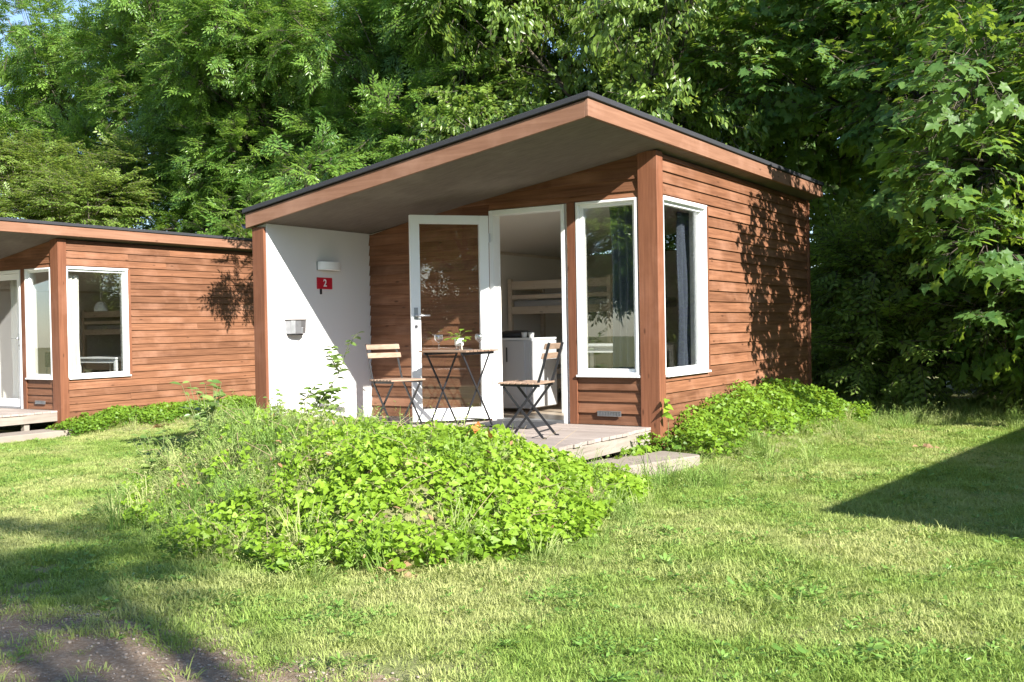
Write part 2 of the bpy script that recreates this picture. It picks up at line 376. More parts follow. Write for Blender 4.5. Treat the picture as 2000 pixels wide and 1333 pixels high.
def build_cabin(label, curtain, open_door):
    c = empty('timber_cabin', label=label, cat='cabin', group='flat roofed timber cabins in a row')
    th = .14
    # right wall: backing shell with the window opening, then boards
    s = MB()
    s.box(-th, -.001, .10, RY0+.02, -.25, sof(0)-.02).box(-th, -.001, RY0+.02, RY1-.02, -.25, WZ0+.02).box(-th, -.001, RY0+.02, RY1-.02, WZ1-.02, sof(0)-.02).box(-th, -.001, RY1-.02, L, -.25, sof(0)-.02)
    rw = s.build('right_wall', M_cham, c)
    z = -.245
    while z < sof(0)-.03:
        z1 = min(z+P+.012, sof(0)-.02)
        if z+P > WZ0-.02 and z < WZ1:
            if z < WZ0-.03: board_y(rw, z, WZ0-.012, .10, RY1+.055, 0, M_side_y); board_y(rw, z, z1, RY1+.056, L-.03, 0, M_side_y)
            elif z1 > WZ1+.02: board_y(rw, WZ1+.004, z1, .10, RY1+.055, 0, M_side_y); board_y(rw, z, z1, RY1+.056, L-.03, 0, M_side_y)
            else: board_y(rw, z, z1, RY1+.05, L-.03, 0, M_side_y)
        else: board_y(rw, z, z1, .10, L-.03, 0, M_side_y)
        z += P
    MB().box(0, .040, RY1+.004, RY1+.049, WZ0-.01, WZ1+.002).build('trim_board', M_post, rw)
    MB().box(-.02, .046, L-.031, L+.02, -.25, sof(0)-.02).build('corner_trim', M_post, rw)
    # front wall
    s = MB(); yb = th
    def slab(x0, x1, z0, z1=None):
        if z1 is None:
            a, b = sof(x0)-.01, sof(x1)-.01
            s.add([(x0,.001,z0),(x1,.001,z0),(x1,yb,z0),(x0,yb,z0),(x0,.001,a),(x1,.001,b),(x1,yb,b),(x0,yb,a)],
                  [(0,3,2,1),(4,5,6,7),(0,1,5,4),(1,2,6,5),(2,3,7,6),(3,0,4,7)])
        else: s.box(x0, x1, .001, yb, z0, z1)
    slab(-W, DX0+.02, -.05); slab(DX0+.02, FX0+.02, WZ1-.02) if False else None
    # above door and window, below window, between door and window
    s.add([(DX0+.02,.001,2.09),(-.142,.001,2.09),(-.142,yb,2.09),(DX0+.02,yb,2.09),(DX0+.02,.001,sof(DX0)-.01),(-.142,.001,sof(-.15)-.01),(-.142,yb,sof(-.15)-.01),(DX0+.02,yb,sof(DX0)-.01)],
          [(0,3,2,1),(4,5,6,7),(0,1,5,4),(1,2,6,5),(2,3,7,6),(3,0,4,7)])
    s.box(DX1-.02, FX0+.02, .001, yb, -.05, 2.09).box(FX0+.02, -.142, .001, yb, -.05, WZ0+.02).box(FX1-.02, -.142, .001, yb, WZ0+.02, 2.09)
    fw = s.build('front_wall', M_cham, c)
    z = .005
    while z < SL0:
        z1 = z+P+.012
        if z < 2.0:
            board_x(fw, z, z1, -W+.004, DX0-.004, 0, M_side_x)
            if z1 < WZ0-.01+P*.5: board_x(fw, z, min(z1, WZ0-.03), FX0-.006, -.152, 0, M_side_x)
        elif z < 2.12:
            board_x(fw, z, z1, -W+.004, DX0-.004, 0, M_side_x)
        if z1 > 2.13: board_x(fw, max(z, 2.126), min(z1, 2.6), max(-W, DX0-.003) if z < 2.12 else -W+.004, -.152, 0, M_side_x)
        z += P
    MB().box(-.905, -.822, -.040, .001, .002, 2.124).build('trim_board', M_post, fw)
    MB().box(FX0-.012, -.152, -.020, .001, .395, .452).build('trim_board', M_side_x, fw)
    # vent grille
    vg = frame_xz(-.605, -.36, .085, .135, .006, -.044, -.030).build('vent_grille', M_galv, fw)
    v = MB()
    for i in range(14): v.box(-.597+.0165*i, -.590+.0165*i, -.043, -.034, .092, .128)
    v.box(-.6, -.365, -.034, -.030, .09, .13); v.build('vent_slat', M_galv, vg)
    MB().box(-.152, .042, -.042, .098, -.27, sof(0)-.012).build('corner_post', M_post, c, bevel=.004)
    # wing wall and left wall, white render
    a0, a1 = sof(-W-.14)-.006, sof(-W)-.006
    MB().add([(-W-.14,-D,-.30),(-W,-D,-.30),(-W,L,-.30),(-W-.14,L,-.30),(-W-.14,-D,a0),(-W,-D,a1),(-W,L,a1),(-W-.14,L,a0)],
             [(0,3,2,1),(4,5,6,7),(0,1,5,4),(1,2,6,5),(2,3,7,6),(3,0,4,7)]).build('white_wall', M_plaster, c)
    MB().box(-W-.165, -W-.012, -D-.035, -D-.001, -.34, sof(-W-.16)-.012).build('end_post', M_post, c, bevel=.003)
    MB().box(-W, -th, L-.14, L, -.25, sof(-W)-.02).build('back_wall', M_side_x, c)
    # roof
    X0, X1, Y0, Y1 = -W-.185, .150, -D-.045, L+.12
    def plate(x0, x1, y0, y1, b, t):       # sloping plate between soffit+b and soffit+t
        return MB().add([(x0,y0,sof(x0)+b),(x1,y0,sof(x1)+b),(x1,y1,sof(x1)+b),(x0,y1,sof(x0)+b),(x0,y0,sof(x0)+t),(x1,y0,sof(x1)+t),(x1,y1,sof(x1)+t),(x0,y1,sof(x0)+t)],
                        [(0,3,2,1),(4,5,6,7),(0,1,5,4),(1,2,6,5),(2,3,7,6),(3,0,4,7)])
    rf = plate(X0, X1, Y0, Y1, .02, .135).build('roof', M_cham, c)
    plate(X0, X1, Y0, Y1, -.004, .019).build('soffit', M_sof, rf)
    plate(X0-.028, X1+.0, Y0-.028, Y0-.001, -.008, .128).build('fascia_board', M_fas_x, rf, bevel=.003)
    plate(X1+.001, X1+.029, Y0-.028, Y1+.03, -.004, .131).build('fascia_board', M_fas_y, rf, bevel=.003)
    plate(X0-.028, X0-.001, Y0-.001, Y1+.03, -.004, .13).build('fascia_board', M_fas_y, rf, bevel=.003)
    plate(X0, X1, Y1+.001, Y1+.029, -.004, .13).build('fascia_board', M_fas_x, rf, bevel=.003)
    plate(X0-.05, X1+.048, Y0-.052, Y1+.05, .137, .182).build('roofing_felt', M_felt, rf, bevel=.006)
    g = MB(); zz = sof(X0)+.04; prof = [(math.cos(a)*.05, math.sin(a)*.05) for a in np.linspace(math.pi, 2*math.pi, 9)]
    prof2 = [(p[0]*.93, p[1]*.93) for p in prof[::-1]]
    g.prism(prof+prof2, lambda p: (X0-.085+p[0], Y0+.02, zz+p[1]), lambda p: (X0-.085+p[0], Y1, zz+p[1]))
    g.build('gutter', M_galv, rf)
    # front window
    wn = frame_xz(FX0, FX1, WZ0, WZ1, .024, -.038, .10).build('front_window', M_white, c, bevel=.003)
    frame_xz(FX0+.025, FX1-.025, WZ0+.025, WZ1-.025, .032, .0, .055).build('sash', M_white, wn, bevel=.003)
    B(FX0+.056, FX1-.056, .022, .030, WZ0+.056, WZ1-.056, 'pane', M_glass, wn)
    B(FX0-.008, FX1+.012, -.060, -.002, WZ0-.022, WZ0-.001, 'sill', M_white, wn, bevel=.003)
    # right window
    wn = frame_yz(RY0, RY1, WZ0, WZ1, .024, -.10, .042).build('side_window', M_white, c, bevel=.003)
    frame_yz(RY0+.025, RY1-.025, WZ0+.025, WZ1-.025, .032, -.052, .004).build('sash', M_white, wn, bevel=.003)
    B(-.028, -.020, RY0+.056, RY1-.056, WZ0+.056, WZ1-.056, 'pane', M_glass, wn)
    B(-.002, .062, RY0+.014, RY1+.02, WZ0-.022, WZ0-.001, 'sill', M_white, wn, bevel=.003)
    B(-.002, .045, RY0+.014, RY1+.01, WZ1+.001, WZ1+.012, 'drip_cap', M_white, wn)
    # door frame
    df = MB().box(DX0, DX0+.05, -.035, .09, .0, 2.118).box(DX1-.04, DX1, -.035, .09, .0, 2.118).box(DX0+.05, DX1-.04, -.035, .09, 2.068, 2.118).build('door_frame', M_white, c, bevel=.003)
    B(DX0+.05, DX1-.04, -.03, .10, .0, .022, 'threshold', M_galv, df)
    for hz in (.35, 1.0, 1.80): MB().tube([(DX0+.012, -.048, hz), (DX0+.012, -.048, hz+.09)], .011, 8).build('hinge', M_metal, df)
    if open_door: hx, hy, ang, ln = DX0+.014, -.075, math.atan2(-.60, -.52), .80
    else: hx, hy, ang, ln = DX0+.052, .03, 0, DX1-DX0-.095
    ax = Vector((math.cos(ang), math.sin(ang), 0)); nx = Vector((-ax.y, ax.x, 0))
    def loc(px, py, pz): return Vector((hx, hy, 0))+ax*px+nx*py+Vector((0, 0, pz))
    def lbox(mb, x0, x1, y0, y1, z0, z1):
        return mb.add([loc(*p) for p in [(x0,y0,z0),(x1,y0,z0),(x1,y1,z0),(x0,y1,z0),(x0,y0,z1),(x1,y0,z1),(x1,y1,z1),(x0,y1,z1)]],
                      [(0,3,2,1),(4,5,6,7),(0,1,5,4),(1,2,6,5),(2,3,7,6),(3,0,4,7)])
    d = MB(); zb, zt = .026, 2.062
    lbox(d, 0, .095, -.028, .028, zb, zt); lbox(d, ln-.095, ln, -.028, .028, zb, zt)
    lbox(d, .0952, ln-.0952, -.028, .028, zb, zb+.12); lbox(d, .0952, ln-.0952, -.028, .028, zt-.085, zt)
    dl = d.build('door', M_white, c, bevel=.003)
    lbox(MB(), .094, ln-.094, -.006, .006, zb+.118, zt-.083).build('pane', M_glassd, dl)
    side = 1 if open_door else -1
    for sgn in (1, -1):
        h = MB(); q = ln-.047
        h.tube([loc(q, .028*sgn, 1.07), loc(q, .075*sgn, 1.07), loc(q-.02, .082*sgn, 1.07), loc(q-.13, .082*sgn, 1.07)], .009, 8)
        h.build('handle', M_metal, dl, smooth=True)
    p = MB()
    for sgn in (1, -1): lbox(p, ln-.066, ln-.028, .028*sgn, .034*sgn, .90, 1.15)
    p.build('lock_plate', M_galv, dl, bevel=.002)
    k = MB().tube([loc(ln-.047, -.042, .965), loc(ln-.047, .042, .965)], .014, 10).build('lock_cylinder', M_dark, dl)
    # interior
    fl = B(-W+.001, -th-.001, th+.001, L-.141, -.05, .0, 'floor', M_floor, c)
    a, b = sof(-W)-.06, sof(-th)-.06
    MB().add([(-W+.002,th+.002,a),(-th-.002,th+.002,b),(-th-.002,L-.142,b),(-W+.002,L-.142,a),(-W+.002,th+.002,a+.05),(-th-.002,th+.002,b+.05),(-th-.002,L-.142,b+.05),(-W+.002,L-.142,a+.05)],
             [(0,3,2,1),(4,5,6,7),(0,1,5,4),(1,2,6,5),(2,3,7,6),(3,0,4,7)]).build('ceiling', M_cham, c)
    B(-W+.002, -th-.002, L-.16, L-.143, .0, sof(-W)-.03, 'back_lining', M_cham, c)
    B(-W+.001, -W+.018, th+.003, L-.161, .0, sof(-W)-.06, 'side_lining', M_cham, c)
    MB().box(-W+.019, -W+.035, th+.01, L-.17, sof(-W)-.098, sof(-W)-.062).build('ceiling_trim', M_pine, c)
    return c
random.seed(3)
cab = build_cabin('brown timber cabin with its glass door open and white side wall, number 2', None, True)
OL = Vector((-9.81, .52, -.17)); ON = Vector((9.69, -2.07, .03))
cabL = build_cabin('timber cabin at the left edge with its door shut and white curtains', None, False)
cabL.location = OL
cabN = copy_tree(cabL); cabN.location = ON; cabN.rotation_euler.z = R(-5)
tag(cabN, 'neighbouring timber cabin whose roof corner casts the pointed shadow on the lawn')

# ------------------------------------------------------------------ wall fittings of the main cabin
wx = -W
o = empty('wall_lamp', (wx, -.685, 1.565), label='small white half round lamp on the white wall above the red sign', cat='wall lamp')
MB().box(0, .012, -.16, .16, .0, .085).build('back_plate', M_galv, o)
pts = [(.012, -.16)]+[(.012+.10*math.sin(a), -.16*math.cos(a)) for a in np.linspace(.15, math.pi-.15, 14)]+[(.012, .16)]
MB().prism(pts, lambda p: (p[0], p[1], .0), lambda p: (p[0], p[1], .085)).build('lamp_shade', M_white, o, bevel=.004)
o = empty('number_sign', (wx, -.74, 1.37), label='small red sign with a white 2 on the white wall', cat='sign')
B(.001, .012, -.112, .112, .0, .118, 'sign_plate', M_red, o, bevel=.002)
cu_ = bpy.data.curves.new('digit', 'FONT'); cu_.body = '2'; cu_.size = .105; cu_.extrude = .001; cu_.align_x = 'CENTER'; cu_.align_y = 'CENTER'; cu_.offset = .002
tmp = bpy.data.objects.new('digit_tmp', cu_); C.objects.link(tmp); bpy.context.view_layer.update()
me = bpy.data.meshes.new_from_object(tmp.evaluated_get(bpy.context.evaluated_depsgraph_get())); bpy.data.objects.remove(tmp)
me.materials.clear(); me.materials.append(M_white)
g = link('digit', me, o); g.rotation_euler = (R(90), 0, R(90)); g.location = (.0145, .0, .059)
B(.001, .016, -.068, -.048, -.055, -.0005, 'hook', M_dark, o, bevel=.002)
o = empty('ashtray', (wx, -1.2, .915), label='dented grey metal ashtray fixed low on the sunlit white wall', cat='ashtray')
pts = [(.0, -.11), (.075, -.11), (.10, -.07), (.11, 0), (.10, .07), (.075, .11), (.0, .11)]
MB().prism(pts, lambda p: (p[0]*.95+.001, p[1]*.93, .0), lambda p: (p[0]+.001, p[1], .13)).build('bowl', M_galv, o, bevel=.003)
MB().prism(pts, lambda p: (p[0]*1.05+.001, p[1]*1.04, .131), lambda p: (p[0]*1.05+.001, p[1]*1.04, .143)).build('lid', M_barkd, o)
MB().prism(pts, lambda p: (p[0]*.8+.001, p[1]*.75, -.014), lambda p: (p[0]*.8+.001, p[1]*.75, -.001)).build('base', M_dark, o)
B(.10, .118, .01, .05, .0, .06, 'catch', M_metal, o, bevel=.003)

# ------------------------------------------------------------------ decks and steps
def build_deck(label):
    d = empty('wooden_deck', label=label, cat='deck', group='wooden decks before the cabin doors')
    y = -.034; pw = .118; i = 0
    while y-pw > -2.12:
        e = random.uniform(-.012, .010); zz = random.uniform(-.0015, .0015)
        y1 = y-pw; y0 = y
        MB().box(-W+.006 if y1 > -D-.1 else -W+.006, -.045+e, y1, y0, -.030+zz, -.002+zz).build('plank', M_deck, d, bevel=.002)
        y -= pw+.006; i += 1
    B(-.095, -.058, -2.10, -.036, -.155, -.034, 'edge_beam', M_beam, d, bevel=.003)
    B(-W+.01, -.096, -2.10, -2.062, -.155, -.034, 'front_beam', M_deck, d, bevel=.003)
    for x, yy in ((-.14, -.5), (-.14, -1.9), (-1.7, -1.9), (-3.2, -1.9), (-3.2, -.3), (-1.7, -.3)):
        B(x-.04, x+.04, yy-.04, yy+.04, -.40, -.034, 'leg', M_beam, d)
    return d
deck = build_deck('grey wooden deck under the bistro table by the open door')
deckL = copy_tree(deck); deckL.location = OL
tag(deckL, 'grey wooden deck at the left edge before the shut door')
def step_slab(label, loc, rz, ln, wd, h):
    n = 5; s = MB(); pts = []
    for cx_, cy_, a0 in ((ln/2-.06, wd/2-.06, 0), (-ln/2+.06, wd/2-.06, 90), (-ln/2+.06, -wd/2+.06, 180), (ln/2-.06, -wd/2+.06, 270)):
        for k in range(n): a = R(a0+90*k/(n-1)); pts.append((cx_+.06*math.cos(a), cy_+.06*math.sin(a)))
    s.prism(pts, lambda p: (p[0], p[1], -h), lambda p: (p[0]*1, p[1]*1, 0))
    o = s.build('step_slab', M_conc, bevel=.012); o.location = loc; o.rotation_euler = (0, 0, rz)
    return tag(o, label, 'step', 'weathered steps beside the decks')
step_slab('weathered greyish step slab in the ivy beside the main deck', (.10, -.90, -.20), R(74), 1.5, .46, .2)
step_slab('weathered step slab at the left edge below the far deck', (-9.62, -.55, -.42), R(88), 1.9, .5, .2)

# ------------------------------------------------------------------ things inside the cabins
def bunk(label):
    b = empty('bunk_bed', label=label, cat='bunk bed', group='pine bunk beds inside the cabins')
    X0, X1, Y0, Y1 = -3.34, -1.25, 2.68, 3.56
    for x in (X0, X1-.06):
        for y in (Y0, Y1-.06): B(x, x+.055, y, y+.055, .0, 1.57, 'post', M_pine, b, bevel=.004)
    for z0, z1 in ((1.43, 1.54), (1.305, 1.36), (1.11, 1.21), (.46, .59), (.335, .40), (.15, .27)):
        B(X0+.056, X1-.061, Y0+.01, Y0+.035, z0, z1, 'rail', M_pine, b, bevel=.003)
    for z0, z1 in ((1.43, 1.54), (1.11, 1.21), (.46, .59), (.15, .27)):
        B(X0+.012, X0+.04, Y0+.056, Y1-.061, z0, z1, 'end_rail', M_pine, b)
    for z in (1.16, .22): B(X0+.06, X1-.065, Y0+.04, Y1-.02, z, z+.13, 'mattress', M_mattress, b, bevel=.03)
    l = MB().box(-1.86, -1.81, Y0-.045, Y0+.008, .0, 1.57).box(-1.46, -1.41, Y0-.045, Y0+.008, .0, 1.57)
    ld = l.build('ladder', M_pine, b)
    for z in (.3, .6, .9, 1.2): B(-1.809, -1.461, Y0-.035, Y0-.005, z, z+.04, 'rung', M_pine, ld)
    return b
bk = bunk('pale pine bunk bed seen through the open door'); bkL = copy_tree(bk); bkL.location = OL
tag(bkL, 'pale bunk bed with ladder seen through the left cabin window')
pl = MB().box(-3.0, -2.3, 2.82, 3.3, 1.29, 1.38).build('pillow', M_mattress, bevel=.04); tag(pl, 'grey pillow on the upper bunk behind its top rail', 'pillow')
k = empty('kitchen_unit', label='white fridge cabinet just inside the open doorway', cat='kitchen unit')
B(-2.75, -1.90, .85, 1.42, .05, .80, 'carcass', M_grey, k, bevel=.004)
B(-1.899, -1.88, .86, 1.41, .06, .79, 'unit_door', M_grey, k, bevel=.003)
B(-2.19, -1.95, .829, .849, .10, .79, 'front_panel', M_grey, k, bevel=.003)
MB().tube([(-2.16, .80, .56), (-2.16, .80, .72)], .008, 6).build('handle', M_dark, k)
B(-2.76, -1.89, .84, 1.43, .801, .822, 'worktop', M_white, k, bevel=.003)
b = empty('storage_bag', (-2.22, 1.1, .823), label='low dark bag lying on the white fridge cabinet', cat='bag')
MB().lathe([(.0, 0), (.19, .0), (.21, .03), (.19, .06), (.12, .08), (.0, .085)], 20).build('bag_body', M_dark, b, smooth=True)
for i, (x, lab) in enumerate(((-2.02, 'left small white cup on the fridge cabinet'), (-1.93, 'right small white cup on the fridge cabinet'))):
    cpo = empty('cup', (x, .95, .823), label=lab, cat='cup')
    MB().lathe([(.0, .0), (.026, .0), (.034, .06), (.031, .06), (.024, .006), (.0, .006)], 16).build('cup_body', M_pot, cpo, smooth=True)
def table_in(label, x0, x1, y0, y1, off=Vector((0, 0, 0))):
    t = empty('dining_table', off, label=label, cat='table', group='white dining tables inside the cabins')
    B(x0, x1, y0, y1, .72, .745, 'tabletop', M_white, t, bevel=.003)
    B(x0+.03, x1-.03, y0+.03, y0+.05, .655, .719, 'apron', M_white, t)
    B(x0+.03, x1-.03, y1-.05, y1-.03, .655, .719, 'apron', M_white, t)
    for x in (x0+.02, x1-.07):
        for y in (y0+.02, y1-.07): B(x, x+.05, y, y+.05, .0, .719, 'leg', M_white, t)
    return t
table_in('white table behind the front window of the open cabin', -1.62, -.55, 1.0, 1.75)
table_in('white table seen through the left cabin window', -1.35, -.30, 1.15, 1.85, OL)
def curtain(name, label, path_, z0, z1, mat, amp=.03, n=9, group=None):
    """pleated cloth hanging along a line of points"""
    a = Vector((*path_[0], 0)); b_ = Vector((*path_[1], 0)); t = (b_-a); ln = t.length; t.normalize(); nn = Vector((-t.y, t.x, 0))
    N = n*10; rows = 14; V = []; rnd = random.Random(len(label))
    ph = rnd.random()*6
    for r in range(rows+1):
        z = z0+(z1-z0)*r/rows; sp = 1-.10*math.sin(math.pi*r/rows)
        for i in range(N+1):
            s_ = i/N; q = math.sin(s_*n*2*math.pi+ph+.25*math.sin(r*.5))*amp*(1-.5*r/rows)+.008*math.sin(s_*17+r*.7)
            V.append(tuple(a+t*ln*(.5+(s_-.5)*sp)+nn*q+Vector((0, 0, z))))
    F = [(r*(N+1)+i, r*(N+1)+i+1, (r+1)*(N+1)+i+1, (r+1)*(N+1)+i) for r in range(rows) for i in range(N)]
    me = bpy.data.meshes.new(name); me.from_pydata(V, [], F); me.materials.append(mat)
    me.polygons.foreach_set('use_smooth', [True]*len(F))
    o = link(name, me); so = o.modifiers.new('thickness', 'SOLIDIFY'); so.thickness = .003
    return tag(o, label, 'curtain', group)
curtain('curtain', 'dark blue curtain bunched at the right side of the front window', ((-.58, .22), (-.17, .22)), .25, 2.08, M_navy, .035, 5, 'curtains behind the cabin windows')
curtain('curtain', 'dark blue curtain in the side window next to the corner post', ((-.20, 1.0), (-.18, 1.40)), .25, 2.08, M_navy, .035, 5, 'curtains behind the cabin windows')
curtain('curtain', 'white curtain at the left of the left cabin window', ((OL.x-.16, OL.y+.14), (OL.x-.16, OL.y+.44)), OL.z+.3, OL.z+2.02, M_curt, .03, 4, 'curtains behind the cabin windows')
curtain('curtain', 'white curtain behind the glass of the shut left door', ((OL.x-1.60, OL.y+.22), (OL.x-1.15, OL.y+.22)), OL.z+.06, OL.z+2.02, M_curt, .035, 5, 'curtains behind the cabin windows')
lp = empty('pendant_lamp', OL+Vector((-1.05, 1.45, 0)), label='white dome pendant lamp hanging inside the left cabin window', cat='pendant lamp')
MB().lathe([(.02, .155), (.05, .145), (.085, .11), (.105, .06), (.112, .0), (.108, .0), (.10, .06), (.08, .105), (.045, .14)], 24, (0, 0, 1.50)).build('lamp_shade', M_white, lp, smooth=True)
MB().tube([(0, 0, 1.65), (0, 0, 2.27)], .004, 6).build('cord', M_white, lp)
ic = empty('dining_chair', OL+Vector((-1.42, 1.0, 0)), rz=R(20), label='dark chair at the white table inside the left cabin', cat='chair')
B(-.2, .2, -.2, .2, .44, .46, 'seat', M_dark, ic, bevel=.005); B(-.2, .2, -.21, -.19, .60, .84, 'backrest', M_dark, ic, bevel=.01)
for x in (-.18, .18):
    for y in (-.19, .18): MB().tube([(x, y, 0), (x, y, .84 if y < 0 else .44)], .011, 6).build('leg', M_metal, ic)
mt = B(-1.72, -1.03, -.62, -.08, .0005, .012, 'shade_sheet', M_doorshade, bevel=.003); tag(mt, 'thin dark sheet added for the shade on the deck before the open doorway', 'painted shade')  # dark sheet puts the doorway shadow into colour on the planks

# ------------------------------------------------------------------ bistro set
def chair(label):
    c = empty('folding_chair', label=label, cat='chair', group='folding slatted chairs at the bistro table')
    hw = .165; S = .455
    for s in (-1, 1):
        y = s*hw
        bl = MB(); Pp = [(-.275, y, .805), (-.215, y, .60), (-.165, y, S), (-.02, y, .27), (.185, y, .012)]
        for a, b in zip(Pp, Pp[1:]): bl.bar(a, b, .008, .021)
        bl.bar((.182, y, .008), (.222, y, .005), .008, .012)
        bl.build('back_leg', M_dark, c)
        fl_ = MB(); y2 = s*(hw-.014)
        Pp = [(.155, y2, S-.02), (.0, y2, .245), (-.195, y2, .012)]
        for a, b in zip(Pp, Pp[1:]): fl_.bar(a, b, .008, .021)
        fl_.bar((-.192, y2, .008), (-.232, y2, .005), .008, .012)
        fl_.build('front_leg', M_dark, c)
        MB().bar((-.18, y*.96, S-.012), (.18, y*.96, S-.004), .010, .020).build('seat_frame', M_dark, c)
    for i in range(7):
        x = -.165+i*.056
        MB().box(x-.022, x+.022, -.19, .19, S+.001+.002*i*.3, S+.017+.002*i*.3).build('seat_slat', M_slat, c, bevel=.004)
    for zc, xc in ((.770, -.256), (.690, -.231)):
        t = Vector((-.028, 0, .096)).normalized(); n_ = Vector((t.z, 0, -t.x)); m = Vector((xc, 0, zc)); b = MB(); vs = []
        for yy in (-.185, .185):
            bow = 0
            for i, j in ((-1,-1),(1,-1),(1,1),(-1,1)): vs.append(m+t*.025*i+n_*(.014+.007*j)+Vector((0, yy, 0)))
        b.add(vs, [(0,3,2,1),(4,5,6,7),(0,1,5,4),(1,2,6,5),(2,3,7,6),(3,0,4,7)]).build('back_slat', M_slat, c, bevel=.003)
    MB().bar((.15, -hw, .055), (.15, hw, .055), .008, .012, Vector((1, 0, 0))).build('stretcher', M_dark, c)
    MB().bar((-.155, -hw+.02, .055), (-.155, hw-.02, .055), .008, .012, Vector((1, 0, 0))).build('stretcher', M_dark, c)
    return c
ch1 = chair('folding chair right of the table with its back to the doorway post')
ch1.location = (-.69, -1.17, 0); ch1.rotation_euler.z = math.atan2(-.17, -.985)
ch2 = copy_tree(ch1); ch2.location = (-2.15, -1.12, 0); ch2.rotation_euler.z = math.atan2(-.31, .95)
ch2['label'] = 'folding chair left of the table beside the white wall'
tb = empty('bistro_table', (-1.69, -.76, 0), label='square dark slatted folding table set with glasses and a plant', cat='table')
TZ = .735
for i in range(9):
    y = -.244+i*.061
    MB().box(-.275, .275, y-.025, y+.025, TZ-.016, TZ).build('tabletop_slat', M_slatx, tb, bevel=.003)
for s in (-1, 1):
    MB().box(s*.215-.006, s*.215+.006, -.265, .265, TZ-.042, TZ-.0165).build('top_rail', M_dark, tb)
    for q in (-1, 1):
        x = s*(.205 if q > 0 else .190); g = MB()
        Pp = [(x, -.235*q, TZ-.03), (x, -.16*q, TZ-.14), (x, .235*q, .012)] if q > 0 else [(x, .235, TZ-.03), (x, -.235, .012)]
        for a, b in zip(Pp, Pp[1:]): g.bar(a, b, .008, .019, Vector((1, 0, 0)))
        g.bar((Pp[-1][0], Pp[-1][1]-.002*q, .008), (x, Pp[-1][1]+.03*q, .005), .008, .012, Vector((1, 0, 0)))
        g.build('leg', M_dark, tb)
for y in (-.2, .2): MB().bar((-.19, y, .07), (.19, y, .07), .008, .012).build('stretcher', M_dark, tb)
def wineglass(label, x, y):
    g = empty('wine_glass', (x, y, TZ+.0005), label=label, cat='wine glass', group='wine glasses on the bistro table')
    MB().lathe([(.0, .0), (.034, .0), (.034, .002), (.006, .006), (.004, .012), (.0035, .065), (.012, .072), (.0, .073)], 24).build('stem', M_wine, g, smooth=True)
    MB().lathe([(.012, .073), (.032, .088), (.043, .108), (.043, .128), (.037, .152), (.0355, .152), (.0415, .128), (.0415, .109), (.031, .0905), (.011, .076), (.0, .075)], 28).build('bowl', M_wine, g, smooth=True)
wineglass('stemmed wine glass left of the potted plant on the table', -1.91, -.78)
wineglass('stemmed wine glass right of the potted plant on the table', -1.55, -.62)
pp = empty('potted_plant', (-1.70, -.74, TZ+.0005), label='small green plant in a white footed pot on the bistro table', cat='potted plant')
MB().lathe([(.0, .034), (.034, .034), (.042, .045), (.044, .11), (.041, .11), (.039, .05), (.0, .048)], 24).build('pot', M_pot, pp, smooth=True)
MB().lathe([(.0, .100), (.040, .098)], 20).build('soil', M_soil, pp)
for a in (0, 2.1, 4.2):
    MB().tube([(.026*math.cos(a), .026*math.sin(a), .038), (.034*math.cos(a), .034*math.sin(a), .0)], [.007, .004], 8).build('foot', M_pine, pp)
B(-1.78, -1.60, -.70, -.66, TZ+.001, TZ+.006, 'cutlery', M_metal, bevel=.002); tag(bpy.data.objects['cutlery'], 'thin metal cutlery lying flat beside the pot on the table', 'cutlery')

# ------------------------------------------------------------------ leaf shapes and sprays
def shape(kind):
    """flat leaf outline in local x (along the midrib, 0..1) and y, folded up along the midrib"""
    if kind == 'small': V = [(0,0,0),(.5,.17,.05),(1,0,-.05),(.5,-.17,.05)]; F = [(0,2,1),(0,3,2)]
    elif kind == 'oval': V = [(0,0,0),(.3,.20,.05),(.65,.19,.03),(1,0,-.10),(.65,-.19,.03),(.3,-.20,.05),(.5,0,-.02)]; F = [(0,6,1),(1,6,2),(2,6,3),(3,6,4),(4,6,5),(5,6,0)]
    elif kind == 'maple':
        V = [(.28,0,-.02),(0,0,0),(.04,.20,.02),(-.08,.38,-.02),(.22,.32,.03),(.42,.52,-.04),(.50,.27,.03),(.62,.20,.02),(1,0,-.08),(.62,-.20,.02),(.50,-.27,.03),(.42,-.52,-.04),(.22,-.32,.03),(-.08,-.38,-.02),(.04,-.20,.02)]
        n = len(V); F = [(0, i+1 if i+1 < n else 1, i) for i in range(1, n)]
    elif kind == 'ivy':
        V = [(.25,0,-.03),(0,0,0),(-.06,.22,.03),(.12,.42,.0),(.42,.30,.04),(1,0,-.08),(.42,-.30,.04),(.12,-.42,.0),(-.06,-.22,.03)]
        n = len(V); F = [(0, i+1 if i+1 < n else 1, i) for i in range(1, n)]
    return np.array(V, float), np.array(F, int)
def frames(dirs, ups):
    x = dirs/np.linalg.norm(dirs, axis=1, keepdims=True)
    y = np.cross(ups, x); y /= np.linalg.norm(y, axis=1, keepdims=True)+1e-9
    z = np.cross(x, y); return np.stack([x, y, z], 2)      # columns
def leaves(P0, Dr, Up, S, kind, rs, tint=None):
    V, F = shape(kind); n = len(P0)
    Fm = frames(Dr, Up)
    v = np.einsum('nij,kj->nki', Fm, V)*S[:, None, None]+P0[:, None, :]
    f = F[None]+(np.arange(n)*len(V))[:, None, None]
    t = rs.random(n) if tint is None else tint
    return v.reshape(-1, 3), f.reshape(-1, 3), np.repeat(t, len(V))
